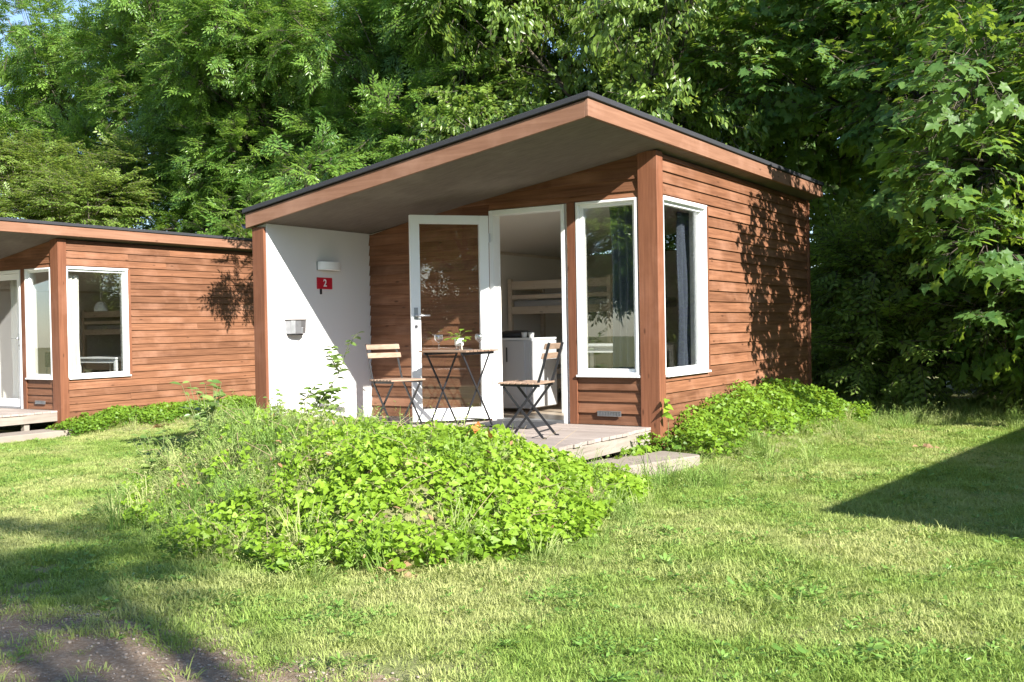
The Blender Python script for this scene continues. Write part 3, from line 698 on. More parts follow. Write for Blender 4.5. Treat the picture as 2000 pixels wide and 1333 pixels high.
def proto(name, V, F, T, mat, twigs=None, bark=None):
    if twigs is not None:
        tv, tf = twigs; F = np.vstack([F, tf+len(V)]); nleaf = len(F)-len(tf); V = np.vstack([V, tv]); T = np.append(T, np.zeros(len(tv)))
    me = npmesh(name, V, F, mat, {'tint': T})
    if twigs is not None:
        me.materials.append(bark or M_bark); mi = np.zeros(len(F), np.int32); mi[nleaf:] = 1; me.polygons.foreach_set('material_index', mi)
    return bpy.data.objects.new(name, me)          # never linked: read only by the geometry nodes
def twig_tris(segs):
    V = []; F = []
    for a, b, r in segs:
        a = np.array(a); b = np.array(b); t = b-a; t = t/(np.linalg.norm(t)+1e-9)
        u = np.cross(t, [0, 0, 1.0]); u = u/(np.linalg.norm(u)+1e-6) if np.linalg.norm(u) > 1e-3 else np.array([1., 0, 0]); v = np.cross(t, u); n = len(V)
        for k in range(3):
            o_ = (u*math.cos(2.094*k)+v*math.sin(2.094*k))*r; V.append(a+o_); V.append(b+o_*.6)
        for k in range(3):
            i, j = 2*k, 2*((k+1) % 3); F += [(n+i, n+j, n+j+1), (n+i, n+j+1, n+i+1)]
    return np.array(V), np.array(F)
def spray(kind, seed):
    rs = np.random.RandomState(seed); P0 = []; Dr = []; Up = []; S = []; seg = []
    if kind == 'ash':               # pinnate leaves round a twig
        seg.append(((0,0,0), (.30,0,-.03), .005))
        for i in range(9):
            t = .05+.27*i/8; a = (1 if i % 2 else -1)*(.5+.5*rs.rand()); el = rs.uniform(-.1, .6)
            d = np.array([math.cos(a), math.sin(a), el]); d /= np.linalg.norm(d); b = np.array([t, 0, -.03*t]); ln = rs.uniform(.20, .30)
            side = np.cross([0, 0, 1], d); side /= np.linalg.norm(side); seg.append((b, b+d*ln+np.array([0, 0, -.05]), .0022))
            for k in range(4):
                q = (k+1.3)/5.3; p = b+d*ln*q+np.array([0, 0, -.05*q*q])
                for s in (-1, 1):
                    P0.append(p); Dr.append(side*s+d*.75+rs.normal(0, .12, 3)-np.array([0, 0, .30])); Up.append(np.array([0, 0, 1])+rs.normal(0, .3, 3)); S.append(rs.uniform(.075, .115))
            P0.append(b+d*ln+np.array([0, 0, -.05])); Dr.append(d-np.array([0, 0, .35])); Up.append(np.array([0, 0, 1.])); S.append(.10)
        shp, mat = 'small', M_ash
    elif kind == 'cherry':          # hanging pointed leaves
        seg.append(((0,0,0), (.45,0,-.10), .006))
        for i in range(26):
            t = .04+.41*rs.rand(); a = rs.uniform(0, 6.28)
            P0.append([t+rs.normal(0, .02), rs.normal(0, .07), -.22*t*t+rs.normal(0, .03)]); Dr.append([.45+.3*math.cos(a), .5*math.sin(a), -rs.uniform(.3, 1.1)]); Up.append(np.array([.5, 0, 1])+rs.normal(0, .5, 3)); S.append(rs.uniform(.09, .135))
        shp, mat = 'oval', M_cherry
    elif kind == 'maple':
        seg.append(((0,0,0), (.40,0,0), .006))
        for i in range(15):
            t = .06+.36*rs.rand(); a = rs.uniform(-1.4, 1.4)*(1); r = rs.uniform(.05, .14)
            p = np.array([t+r*math.cos(a), r*math.sin(a)*1.3, rs.normal(0, .035)]); seg.append(((t, 0, 0), p, .0018))
            P0.append(p); Dr.append([math.cos(a), math.sin(a), -rs.uniform(.05, .7)]); Up.append(np.array([0, 0, 1])+rs.normal(0, .28, 3)); S.append(rs.uniform(.09, .155))
        shp, mat = 'maple', M_maple
    elif kind == 'horn':            # flat layered fans
        for br in range(4):
            a0 = rs.uniform(-.9, .9); ln = rs.uniform(.3, .5); e = (ln*math.cos(a0), ln*math.sin(a0), rs.normal(0, .04)); seg.append(((0,0,0), e, .004))
            for i in range(11):
                q = (i+1)/11; s = 1 if i % 2 else -1; a = a0+s*.9
                P0.append([e[0]*q, e[1]*q, e[2]*q+rs.normal(0, .008)]); Dr.append([math.cos(a), math.sin(a), -rs.uniform(.0, .35)]); Up.append(np.array([0, 0, 1])+rs.normal(0, .22, 3)); S.append(rs.uniform(.065, .10))
        shp, mat = 'oval', M_horn
    P0, Dr, Up, S = map(lambda q: np.array(q, float), (P0, Dr, Up, S))
    V, F, T = leaves(P0, Dr, Up, S, shp, rs)
    return proto(kind+'_spray', V, F, T, mat, twig_tris(seg))
SPR = {k: [spray(k, 10*j+s) for s in range(5)] for j, k in enumerate(('ash', 'cherry', 'maple', 'horn'))}

def gn_scatter(name, pts, rots, scl, idx, protos, parent=None):
    """one object whose points carry instances of the prototype meshes"""
    pts = np.asarray(pts, np.float32); n = len(pts)
    me = bpy.data.meshes.new(name); me.vertices.add(n); me.vertices.foreach_set('co', pts.ravel())
    a = me.attributes.new('rot', 'FLOAT_VECTOR', 'POINT'); a.data.foreach_set('vector', np.asarray(rots, np.float32).ravel())
    a = me.attributes.new('scl', 'FLOAT', 'POINT'); a.data.foreach_set('value', np.asarray(scl, np.float32))
    a = me.attributes.new('idx', 'INT', 'POINT'); a.data.foreach_set('value', np.asarray(idx, np.int32))
    o = link(name, me, parent)
    ng = bpy.data.node_groups.new(name+'_nodes', 'GeometryNodeTree')
    ng.interface.new_socket('Geometry', in_out='INPUT', socket_type='NodeSocketGeometry'); ng.interface.new_socket('Geometry', in_out='OUTPUT', socket_type='NodeSocketGeometry')
    N = ng.nodes.new; Lk = ng.links.new
    gi = N('NodeGroupInput'); go = N('NodeGroupOutput'); iop = N('GeometryNodeInstanceOnPoints'); g2i = N('GeometryNodeGeometryToInstance')
    for p in reversed(protos):
        oi = N('GeometryNodeObjectInfo'); oi.inputs['Object'].default_value = p; Lk(oi.outputs['Geometry'], g2i.inputs[0])
    def att(nm, ty):
        x = N('GeometryNodeInputNamedAttribute'); x.data_type = ty; x.inputs['Name'].default_value = nm; return next(s for s in x.outputs if s.enabled and s.name == 'Attribute')
    e2r = N('FunctionNodeEulerToRotation'); Lk(att('rot', 'FLOAT_VECTOR'), e2r.inputs[0])
    Lk(gi.outputs[0], iop.inputs['Points']); Lk(g2i.outputs[0], iop.inputs['Instance']); iop.inputs['Pick Instance'].default_value = True
    Lk(att('idx', 'INT'), iop.inputs['Instance Index']); Lk(e2r.outputs[0], iop.inputs['Rotation']); Lk(att('scl', 'FLOAT'), iop.inputs['Scale'])
    Lk(iop.outputs[0], go.inputs[0])
    md = o.modifiers.new('scatter', 'NODES'); md.node_group = ng
    o['kind'] = 'stuff'
    return o
def eulers(Fm):      # XYZ euler of rotation matrices, vectorised
    sy = -Fm[:, 2, 0]; y = np.arcsin(np.clip(sy, -1, 1))
    x = np.arctan2(Fm[:, 2, 1], Fm[:, 2, 2]); z = np.arctan2(Fm[:, 1, 0], Fm[:, 0, 0])
    return np.stack([x, y, z], 1)
def tree(name, label, base, trunk_h, r0, blobs, kind, nspray, scale=1.0, seed=0, droop=.25, bark=None, group=None, lean=(0, 0), shell=.55, cat='tree', flat=0.0, limbs=True):
    """blobs: (x, y, z, rx, ry, rz) in world space; the limbs run from the trunk to each blob"""
    rs = np.random.RandomState(seed); bz = gz(base[0], base[1])
    root = empty(name, (0, 0, 0), label=label, cat=cat, group=group); root.location = (base[0], base[1], bz)
    off = np.array([base[0], base[1], bz]); tr = MB()
    top = np.array([lean[0], lean[1], trunk_h])
    pts = []; rr = []
    for i in range(9):
        t = i/8; pts.append(tuple(top*t+np.array([math.sin(t*5+seed)*.08*t, math.cos(t*4+seed)*.08*t, -.25*(i == 0)]))); rr.append(r0*(1.15-.65*t))
    tr.tube(pts, rr, 10)
    bl = [np.array(b, float) for b in blobs]
    if limbs:
        for b in bl:
            c = b[:3]-off; t0 = rs.uniform(.45, .95); s = np.array(pts[int(t0*8)]); m1 = s*.6+c*.4+np.array([0, 0, -.15*np.linalg.norm(c-s)*.4])+rs.normal(0, .12, 3)
            tr.tube([s, (s+m1)/2, m1, (m1+c)/2+rs.normal(0, .08, 3), c], [r0*.42, r0*.36, r0*.28, r0*.18, r0*.08], 7)
            for k in range(7):
                q = rs.normal(0, 1, 3); q /= np.linalg.norm(q); e = c+q*b[3:6]*.85; st = m1*(1-k/9)+c*(k/9)
                mid = (st+e)/2+rs.normal(0, .12, 3)
                tr.tube([st, mid, e], [r0*.12, r0*.07, .006], 5)
    tr.build('trunk', bark or M_bark, root, smooth=True)
    vol = np.array([b[3]*b[4]+b[4]*b[5]+b[3]*b[5] for b in bl]); cnt = np.maximum(1, (nspray*vol/vol.sum()).astype(int))
    PP = []; DD = []
    for b, n in zip(bl, cnt):
        q = rs.normal(0, 1, (n, 3)); q /= np.linalg.norm(q, axis=1, keepdims=True)
        r = np.where(rs.rand(n) < shell, rs.uniform(.82, 1.08, n), rs.rand(n)**.4)
        wobb = 1+.16*np.sin(q[:, 0]*7+seed+b[0])*np.cos(q[:, 1]*6+b[1])+.10*np.sin(q[:, 2]*13+b[2]*3)
        PP.append(b[:3]+q*b[3:6]*(r*wobb)[:, None]); dd = q+rs.normal(0, .35, (n, 3)); dd[:, 2] -= droop
        if flat: dd[:, 2] *= (1-flat)
        DD.append(dd)
    PP = np.vstack(PP); DD = np.vstack(DD)
    ok = (PP[:, 2] > ground(PP[:, 0], PP[:, 1])+.12)
    for cx0 in (0.0, OL.x, ON.x):       # keep sprays out of the cabins
        cy0 = {0.0: 0.0, OL.x: OL.y, ON.x: ON.y}[cx0]
        ok &= ~((PP[:, 0] > cx0-3.8) & (PP[:, 0] < cx0+.42) & (PP[:, 1] > cy0-1.8) & (PP[:, 1] < cy0+5.05) & (PP[:, 2] < 2.95))
    PP = PP[ok]; DD = DD[ok]; n = len(PP)
    up = np.tile(np.array([0, 0, 1.0]), (n, 1))+rs.normal(0, .35*(1-flat), (n, 3))
    E_ = eulers(frames(DD, up))
    cr_ = gn_scatter('crown', PP-off, E_, scale*rs.uniform(.75, 1.25, n), rs.randint(0, 5, n), SPR[kind], root)
    return root
# --- trees behind the cabins
def blobs_line(seed, x0, x1, y0, y1, z0, z1, n, r0, r1, flatz=.8):
    rs = np.random.RandomState(seed); out = []
    for i in range(n):
        r = rs.uniform(r0, r1); out.append((rs.uniform(x0, x1), rs.uniform(y0, y1), rs.uniform(z0, z1), r, r, r*flatz))
    return out
BK = 'trees behind the row of cabins'
tree('ash_tree', 'tall ash with feathery leaves above the low end of the main roof', (-8.9, 9.3), 6.5, .17,
     blobs_line(1, -11.2, -6.6, 7.2, 10.5, 2.6, 9.2, 20, .9, 1.5), 'ash', 3900, 1.0, 1, group=BK)
tree('ash_tree', 'broad ash tree above the gap between the two cabins', (-13.2, 8.5), 6.5, .19,
     blobs_line(2, -15.6, -10.8, 6.6, 9.8, 2.4, 9.6, 20, 1.0, 1.6)+[(-7.4,3.3,3.4,.5,.55,.42)], 'ash', 4300, 1.0, 2, group=BK)
tree('ash_tree', 'ash between the hornbeam and the gap above the left roof', (-17.6, 9.5), 7.0, .19,
     blobs_line(21, -20.0, -15.0, 8.0, 11.0, 4.0, 10.5, 17, 1.0, 1.6), 'ash', 3300, 1.05, 21, group=BK)
tree('ash_tree', 'thin crowned ash at the upper left with blue sky showing through', (-24.5, 12.0), 8.0, .20,
     blobs_line(3, -28.5, -20.5, 8.5, 13.5, 4.0, 12.5, 18, .9, 1.5)+[(-25.5,9.5,10.5,1.2,1.2,.9),(-27,9.5,8.6,1.2,1,.9),(-23,9,9.6,1.1,1.1,.9)], 'ash', 2300, 1.15, 3, group=BK, shell=.5)
tree('hornbeam_tree', 'light green hornbeam in layered fans above the left cabin roof', (-18.4, 6.6), 4.6, .12,
     blobs_line(4, -21.5, -16.2, 5.2, 7.6, 1.8, 5.4, 20, .7, 1.15, .5), 'horn', 3400, 1.0, 4, droop=.12, flat=.7, group=BK)
tree('cherry_tree', 'cherry tree with hanging pointed leaves above the roof peak', (-4.4, 8.6), 5.6, .16,
     blobs_line(5, -7.2, -1.6, 6.6, 9.5, 3.0, 8.0, 20, .8, 1.35), 'cherry', 3500, 1.0, 5, droop=.6, group=BK)
tree('ash_tree', 'dark ash further back behind the cherry tree', (-5.0, 13.5), 7, .2,
     blobs_line(6, -10.0, 0.5, 12.5, 15.5, 2.5, 10.0, 18, 1.4, 2.2), 'ash', 2600, 1.5, 6, group=BK)
tree('ash_tree', 'far ash filling the gap behind the two middle ashes', (-14.5, 14.5), 7, .2,
     blobs_line(7, -20.0, -10, 13.0, 16.5, 1.5, 10.0, 20, 1.5, 2.3), 'ash', 2600, 1.6, 7, group=BK)
tree('maple_tree', 'large maple at the right with big lobed leaves over the lawn', (2.3, 8.4), 5.2, .13,
     [(3.4,5.6,4.4,1.5,1.5,.8),(4.6,4.4,3.8,1.1,1.1,.5),(2.2,6.4,5.2,1.3,1.3,.8),(1.0,6.6,4.2,1.1,1.1,.7),(2.6,4.9,3.1,.9,.9,.5),(3.8,3.2,3.3,.75,.7,.4),(3.0,3.6,4.2,.9,.9,.45),
      (3.3,7.0,2.9,1.2,1.1,.7),(1.6,7.6,3.1,1.0,.9,.7),(.4,7.3,5.6,1.2,1.1,.8),(-1.2,7.4,5.0,1.2,1.0,.7),(-.6,7.0,6.6,1.3,1.1,.8),(2.6,8.2,6.6,1.8,1.5,1.0),(1.9,5.6,2.3,.7,.6,.45),(3.2,5.9,2.0,1.0,.8,.45),
      (2.25,2.5,2.55,.42,.5,.42),(2.4,2.6,1.75,.3,.4,.3),(2.4,2.4,3.3,.5,.5,.35)]
      +[(3.0,5.0,1.25,.55,.5,.3),(4.0,4.9,1.6,.6,.5,.3),(3.6,4.6,.75,.5,.45,.3),(2.2,5.2,1.0,.5,.4,.3)],
     'maple', 3500, 1.0, 8, droop=.25, flat=.25, bark=M_barkd, group=BK)
tree('maple_tree', 'dark maple standing deeper in the shade at the right', (3.0, 12.5), 6.0, .16,
     blobs_line(9, -2.2, 5.5, 10.8, 14, 3.8, 8.5, 15, 1.2, 1.9), 'maple', 2000, 1.4, 9, bark=M_barkd, group=BK)
tree('hazel_bush', 'dense dark shrub right of the open cabin under the maple', (1.2, 7.4), 1.4, .05,
     blobs_line(10, .2, 2.4, 5.8, 8.0, .2, 1.9, 14, .5, .85), 'horn', 1300, 1.1, 10, cat='shrub', group='shrubs under the maple', bark=M_barkd)
tree('hazel_bush', 'shrub with bright outer leaves at the right edge of the picture', (3.4, 7.6), 1.4, .05,
     blobs_line(11, 2.2, 4.6, 5.6, 8.0, .2, 1.9, 14, .5, .85), 'horn', 1400, 1.25, 11, cat='shrub', group='shrubs under the maple', bark=M_barkd)
tree('hazel_bush', 'deep shaded shrub behind the two front shrubs', (2.2, 10.5), 2.0, .06,
     blobs_line(12, -1.5, 6.0, 9.6, 11.5, .4, 2.4, 14, .8, 1.3), 'horn', 1300, 1.7, 12, cat='shrub', group='shrubs under the maple', bark=M_barkd)
tree('hazel_bush', 'dark undergrowth shrub between the two cabins', (-8.2, 7.2), 2.0, .06,
     blobs_line(13, -12.5, -5.5, 6.3, 8.2, .2, 2.4, 16, .7, 1.2), 'horn', 1500, 1.4, 13, cat='shrub', group='shrubs behind the cabins', bark=M_barkd)
tree('hazel_bush', 'undergrowth shrub behind the left cabin', (-18, 8.0), 2.0, .06,
     blobs_line(14, -24, -13.5, 6.8, 9, .2, 2.6, 20, .9, 1.4), 'horn', 1800, 1.6, 14, cat='shrub', group='shrubs behind the cabins', bark=M_barkd)
# --- trees behind and beside the camera: they throw the shade at the lower left and stand in the window panes
tree('ash_tree', 'ash to the right behind the camera shading the lower left lawn', (11.5, -10.16), 7.4, .11,
     [(11.9,-10.2,8.2,.7,.5,.5),(12.3,-10.5,8.6,.45,.3,.3),(12.0,-10.9,8.0,.5,.35,.35),(12.4,-11.2,7.5,.35,.2,.25),(11.4,-10.9,7.2,.3,.2,.2)], 'ash', 165, .7, 14, group='trees on the open side of the lawn')
for i, (x, y, s, h) in enumerate(((-9, -21, 15, 6), (-3, -25, 16, 7.5), (-16, -17, 17, 7), (4, -24, 18, 7), (24, -5, 19, 7), (25, 6, 20, 7), (21, 13, 21, 7), (23, -13, 22, 7.5), (20, -19, 23, 7))):
    tree('ash_tree', ['distant ash reflected at the left of the front window', 'distant ash reflected at the middle of the front window', 'spreading ash far to the left of the lawn',
                      'distant ash straight behind the camera', 'ash to the right of the neighbouring cabin', 'ash behind the neighbouring cabin', 'ash at the far right behind the shrubs', 'ash reflected in the open door glass', 'ash far behind the camera to the right'][i],
         (x, y), h*.7, .18, blobs_line(30+i, x-2.5, x+2.5, y-2, y+2, 2.5, h, 9, 1.2, 1.9), 'ash', 900, 1.8, s, group='trees on the open side of the lawn')

for i, (x, y) in enumerate(((19, -4), (18.5, -8.5), (18, -13), (17, -18))):
    tree('hazel_bush', ['shrub beyond the neighbouring cabin, nearest its front', 'shrub in the row behind the right of the camera', 'bushy shrub reflected in the open door glass', 'last shrub of the row far right behind the camera'][i],
         (x, y), 1.4, .05, blobs_line(60+i, x-1, x+1, y-2, y+2, .2, 2.4, 9, .9, 1.3), 'horn', 500, 1.8, 60+i, cat='shrub', group='shrubs on the open side of the lawn', bark=M_barkd)

# ------------------------------------------------------------------ lawn, tall grass, ivy
def tuft(name, seed, n, h0, h1, rad, wd, mat, bend=.5, seedhead=False):
    rs = np.random.RandomState(seed); V = []; F = []; T = []
    for i in range(n):
        a = rs.uniform(0, 6.28); r = rad*math.sqrt(rs.rand()); p = np.array([r*math.cos(a), r*math.sin(a), -.008])
        h = rs.uniform(h0, h1); b = a+rs.normal(0, .8); d = np.array([math.cos(b), math.sin(b), 0]); bd = h*bend*rs.uniform(.2, 1.3); wv = np.array([-d[1], d[0], 0])*wd*rs.uniform(.7, 1.2)/2
        tb_ = rs.rand(); k = len(V)
        m1 = p+d*bd*.25+np.array([0, 0, h*.5]); m2 = p+d*bd*.6+np.array([0, 0, h*.82]); tp = p+d*bd*1.1+np.array([0, 0, h*(1-.12*bend)])
        V += [p-wv*.8, p+wv*.8, m1-wv, m1+wv, m2-wv*.7, m2+wv*.7, tp]
        F += [(k, k+1, k+3), (k, k+3, k+2), (k+2, k+3, k+5), (k+2, k+5, k+4), (k+4, k+5, k+6)]; T += [tb_]*7
        if seedhead and rs.rand() < .25:
            for q in range(9):
                c = tp+np.array([rs.normal(0, .012), rs.normal(0, .012), -q*.012+.03]); kk = len(V); e = np.array([rs.normal(0, .01), rs.normal(0, .01), .012])
                V += [c, c+e, c+np.array([.003, .003, .006])]; F += [(kk, kk+1, kk+2)]; T += [1.0]*3
    return proto(name, np.array(V), np.array(F), np.array(T), mat)
LAWN = [tuft('lawn_tuft', 100+i, 30, .010, (.034, .030, .040, .046, .034, .052)[i], (.05, .05, .05, .04, .055, .035)[i], .0034, M_grass, (1.0, 1.3, .8, 1.1, 1.2, .9)[i]) for i in range(6)]
def rosette(name, seed, n, size, rad, kind='oval'):
    q = np.random.RandomState(seed); a = q.uniform(0, 6.28, n); r = rad*np.sqrt(q.rand(n)); P0 = np.stack([r*np.cos(a), r*np.sin(a), q.uniform(.008, .03, n)], 1)
    V, F, T = leaves(P0, np.stack([np.cos(a), np.sin(a), q.uniform(-.1, .7, n)], 1), np.array([0, 0, 1.])+q.normal(0, .3, (n, 3)), q.uniform(size*.6, size*1.3, n), kind, q)
    return proto(name, V, F, T, M_clover)
M_clover = leafmat('clover_leaf', (.09, .20, .035), (.22, .36, .08), (.35, .52, .08), .33)
LAWN += [rosette('clover', 140, 26, .020, .07), rosette('clover', 141, 30, .017, .08), rosette('broad_weed', 142, 9, .026, .012)]
TALL = [tuft('tall_tuft', 120+i, 40, .08, (.24, .20, .30, .18, .26)[i], .07, .0045, M_tall, .8, True) for i in range(5)]
rs = np.random.RandomState(77)
def in_view(x, y, m=.06):
    dx = x-CAM.x; dy = y-CAM.y; dep = dx*cd.x+dy*cd.y; lat = (dx*cr.x+dy*cr.y)
    return (dep > 2.5) & (np.abs(lat) < dep*(.5+m)+.5), dep
def blocked(x, y):
    b = np.zeros(x.shape, bool)
    for o_ in (Vector((0, 0, 0)), OL, ON):
        b |= (x > o_.x-3.6) & (x < o_.x-.02) & (y > o_.y-2.15) & (y < o_.y+4.75)
        b |= (x > o_.x-3.6) & (x < o_.x+.03) & (y > o_.y) & (y < o_.y+4.75)
    b |= (np.abs(x-.10+ (y+.90)*-.27) < .27) & (np.abs(y+.90) < .74)
    b |= (np.abs(x+9.62) < .27) & (np.abs(y+.55) < .95)
    return b
def scatter_pts(n, x0, x1, y0, y1, dens):
    x = rs.uniform(x0, x1, n); y = rs.uniform(y0, y1, n); vis, dep = in_view(x, y)
    k = vis & ~blocked(x, y) & (rs.rand(n) < dens(x, y, dep)); return x[k], y[k]
def lawn_d(x, y, dep):
    p = path_sd(x, y); bare = .5+.5*wob(x, y, 1.9, 7)
    d = np.clip(1.25-dep/14, .35, 1)*np.where(p > .22, .02+.30*(wob(x, y, 3.0, 1) > .45), np.where(p > -.35, .40-.9*p+.45*(wob(x, y, 3, 3)), 1))
    d *= np.where((poly_sd(x, y, MOUND) > .35), .25, 1)
    d *= np.where(wob(x*1.9, y*1.9, 1.0, 9)+.5*wob(x*6, y*6, 1, 3) > .84, .18, 1)
    return d
x, y = scatter_pts(420000, -14, 7, -7.2, 8.5, lawn_d); n = len(x); print('lawn tufts', n)
rot = np.stack([rs.normal(0, .12, n), rs.normal(0, .12, n), rs.uniform(0, 6.28, n)], 1)
tag(gn_scatter('lawn_grass', np.stack([x, y, ground(x, y)], 1), rot, rs.uniform(.65, 1.35, n)*(1+.35*(wob(x, y, .9, 5) > .3)), np.where(rs.rand(n) < np.clip(.03+.22*(wob(x*1.3, y*1.3, 1.7, 21)-.1), .02, .3), rs.randint(6, 9, n), np.where(wob(x, y, 2.3, 14) > .2, rs.randint(3, 6, n), rs.randint(0, 5, n))), LAWN),
    'short mown yellowish green grass across the lawn', 'grass')
def tall_d(x, y, dep):
    m = poly_sd(x, y, MOUND)
    a = np.where((m > -.15) & (m < .35), .55, 0)+np.where((m > .1) & (x < -.3) & (wob(x, y, 1.1, 3) > -.35), 1.5, 0)+np.where((m > .1) & (x < .5) & (wob(x, y, 2.6, 15) > .3), .9, 0)+np.where((m > .1) & (x >= -.2), .10, 0)
    bank = (x > .55) & (x < 1.35) & (y > -.7) & (y < 4.6); a += np.where(bank, .2, 0)
    back = (y > 4.3+.6*wob(x, y, 1.2)) & (x > -.2) & (y < 7.6); a += np.where(back, .9, 0)
    lf = (x < -8.6) & (x > -9.7) & (y > .6) & (y < 5.5); a += np.where(lf, .10, 0)
    gapb = (x < -3.6) & (y > 4.6) & (y < 7); a += np.where(gapb, .5, 0)
    st = (np.hypot(x-.75, y+.95) < .42); a += np.where(st, .7, 0)
    nearw = (x > -4.6) & (x < -3.6) & (y > -2.0) & (y < -.8); a += np.where(nearw, .6, 0)
    return a*.6
x, y = scatter_pts(16000, -11, 6, -6, 8, tall_d); n = len(x); print('tall tufts', n)
rot = np.stack([rs.normal(0, .22, n), rs.normal(0, .22, n), rs.uniform(0, 6.28, n)], 1)
tag(gn_scatter('tall_grass', np.stack([x, y, ground(x, y)], 1), rot, rs.uniform(.55, 1.15, n)*np.where(y > 4, .95, 1.0), rs.randint(0, 5, n), TALL),
    'long wispy grass on the mound, by the walls and before the shrubs', 'grass')
def ivy_patch(name, label, n, x0, x1, y0, y1, dens, size=(.024, .056), lift=.15, parent=None):
    r_ = np.random.RandomState(n); x = r_.uniform(x0, x1, n); y = r_.uniform(y0, y1, n)
    k = (r_.rand(n) < dens(x, y)) & ~((x > -3.56) & (x < -.06) & (y > -2.08) & (y < 4.6)) & ~((x > OL.x-3) & (x < OL.x+.05) & (y > OL.y-2)); x = x[k]; y = y[k]; n = len(x)
    h = r_.rand(n)**.6*lift*(1+.45*wob(x, y, 2.6, 2))
    P0 = np.stack([x, y, ground(x, y)+h+.01], 1)
    gx = (ground(x+.05, y)-ground(x-.05, y))/.1; gy = (ground(x, y+.05)-ground(x, y-.05))/.1
    nrm = np.stack([-gx, -gy, np.ones(n)], 1)+r_.normal(0, .75, (n, 3))+np.array([.25, -.15, 0])
    a = r_.uniform(0, 6.28, n); dr = np.stack([np.cos(a), np.sin(a), -.35+r_.normal(0, .25, n)], 1)
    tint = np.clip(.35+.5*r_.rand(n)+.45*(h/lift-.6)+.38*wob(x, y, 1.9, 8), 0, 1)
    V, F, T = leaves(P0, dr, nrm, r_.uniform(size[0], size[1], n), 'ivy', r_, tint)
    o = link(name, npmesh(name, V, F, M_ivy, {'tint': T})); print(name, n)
    return tag(o, label, 'ivy', kind='stuff')
def d_mound(x, y):
    m = poly_sd(x, y, MOUND)+.12*wob(x, y, 1.6)
    a = np.where(m > -.02, 1, 0)*np.where((x < -.9) & (wob(x, y, 1.1, 3) > -.35) & (m > .2), .16, 1.0)*np.where(x < -.3, .75, 1)
    a = a*np.where((x < -.3) & (m < .45) & (wob(x, y, 1.4, 5) > .1), .40, 1)
    a = a*np.where((x < .5) & (wob(x, y, 2.6, 15) > .3), .35, 1)
    a = a*np.where(wob(x, y, 3.1, 11) > .5, .25, 1)*np.where(wob(x, y, 7.0, 4) > .5, .3, 1); return a
ivy_patch('mound_ivy', 'bright green ivy covering the mound before the deck', 78000, -4.3, 1.5, -5.1, -1.2, d_mound)
ivy_patch('wall_ivy', 'ivy bank growing along the foot of the sunlit side wall', 20000, -.1, 1.35, -.9, 4.9,
          lambda x, y: np.where((x < .62+.15*wob(x, y, 2)+.10*np.clip(y, -1, 2)) & ~((y < -.15) & (x > .02) & (x < .62)), 1, 0)*np.where(y < -.1, .75, 1)*((x > .04) | (y < 0)), lift=.20)
ivy_patch('deck_ivy', 'ivy tendrils in the gap between the deck edge and the step', 260, -.05, .06, -2.0, -.1, lambda x, y: np.ones(x.shape), lift=.10, size=(.05, .08))
ivy_patch('far_ivy', 'low ivy strip along the foot of the left cabin wall', 15000, -9.75, -8.8, .2, 5.4,
          lambda x, y: np.where(x < -9.15+.12*wob(x, y, 2), 1, 0), lift=.17)

# ------------------------------------------------------------------ single plants, pebbles, dead leaves
def leaf_mesh(name, kind, mat, size, tint, seed=0):
    V, F = shape(kind); V = V*size
    me = npmesh(name, V, F, mat, {'tint': np.full(len(V), tint)}); return me
WL = [leaf_mesh('leaf', 'oval', M_weed, 1.0, t) for t in (.1, .5, 1.0)]
PL = [leaf_mesh('leaf', 'oval', M_ivy, 1.0, t) for t in (.6, .95)]
def leafy_plant(name, label, base, stems, nl, ls, cat='plant', group=None, seed=0, meshes=WL, root_z=None, wide=.8):
    r_ = random.Random(seed); z0 = gz(*base) if root_z is None else root_z
    o = empty(name, (base[0], base[1], z0), label=label, cat=cat, group=group)
    for st in stems:
        pts = [Vector(p) for p in st]; MB().tube(pts, [.006*(1-.7*i/(len(pts)-1)) for i in range(len(pts))], 6).build('stem', M_weedstem, o, smooth=True)
        for i in range(nl):
            t = (i+1)/nl; seg = t*(len(pts)-1)*.999; k_ = int(seg); p = pts[k_].lerp(pts[k_+1], seg-k_)
            a = i*2.4+r_.uniform(-.4, .4); d = Vector((math.cos(a), math.sin(a), r_.uniform(-.25, .45))).normalized(); up = Vector((r_.gauss(.3, .6), r_.gauss(-.35, .6), 1))
            y_ = up.cross(d).normalized(); z_ = d.cross(y_); mm = Matrix((d, y_, z_)).transposed().to_4x4()
            s_ = ls*r_.uniform(.7, 1.25)*(1.1-.45*t); mm = Matrix.Translation(p)@mm@Matrix.Diagonal((s_, s_*wide*1.4, s_, 1))
            l = link('leaf', r_.choice(meshes), o); l.matrix_local = mm
    return o
M_weedstem = plain('green_stem', (.14, .17, .06), .7)
# sapling before the white wall
leafy_plant('leafy_sapling', 'thin leafy sapling leaning right before the white wall', (-2.30, -2.25),
            [[(0,0,0),(.08,.0,.26),(.24,.02,.50),(.42,.03,.72),(.52,.04,.95),(.62,.05,1.05)], [(.03,0,.1),(-.10,.03,.28),(-.24,.04,.42)], [(.05,0,.15),(.26,-.03,.34),(.44,-.02,.46)], [(.10,0,.25),(.06,-.02,.48),(.20,-.02,.62)],
             [(.0,0,.05),(.22,.05,.2),(.38,.05,.28)], [(.2,0,.46),(.34,-.04,.56),(.5,-.05,.60)], [(.1,0,.2),(.30,.04,.38),(.36,.0,.58)], [(.05,0,.1),(.16,-.06,.34),(.30,-.08,.44)], [(.42,.03,.72),(.36,.0,.84),(.40,-.02,.94)]], 30, .105, 'sapling', seed=2)
leafy_plant('nettle', 'short nettle stem at the left foot of the white wall', (-3.05, -2.1), [[(0,0,0),(.01,0,.2),(.02,.01,.36)]], 12, .05, 'weed', 'weeds on the mound', 3)
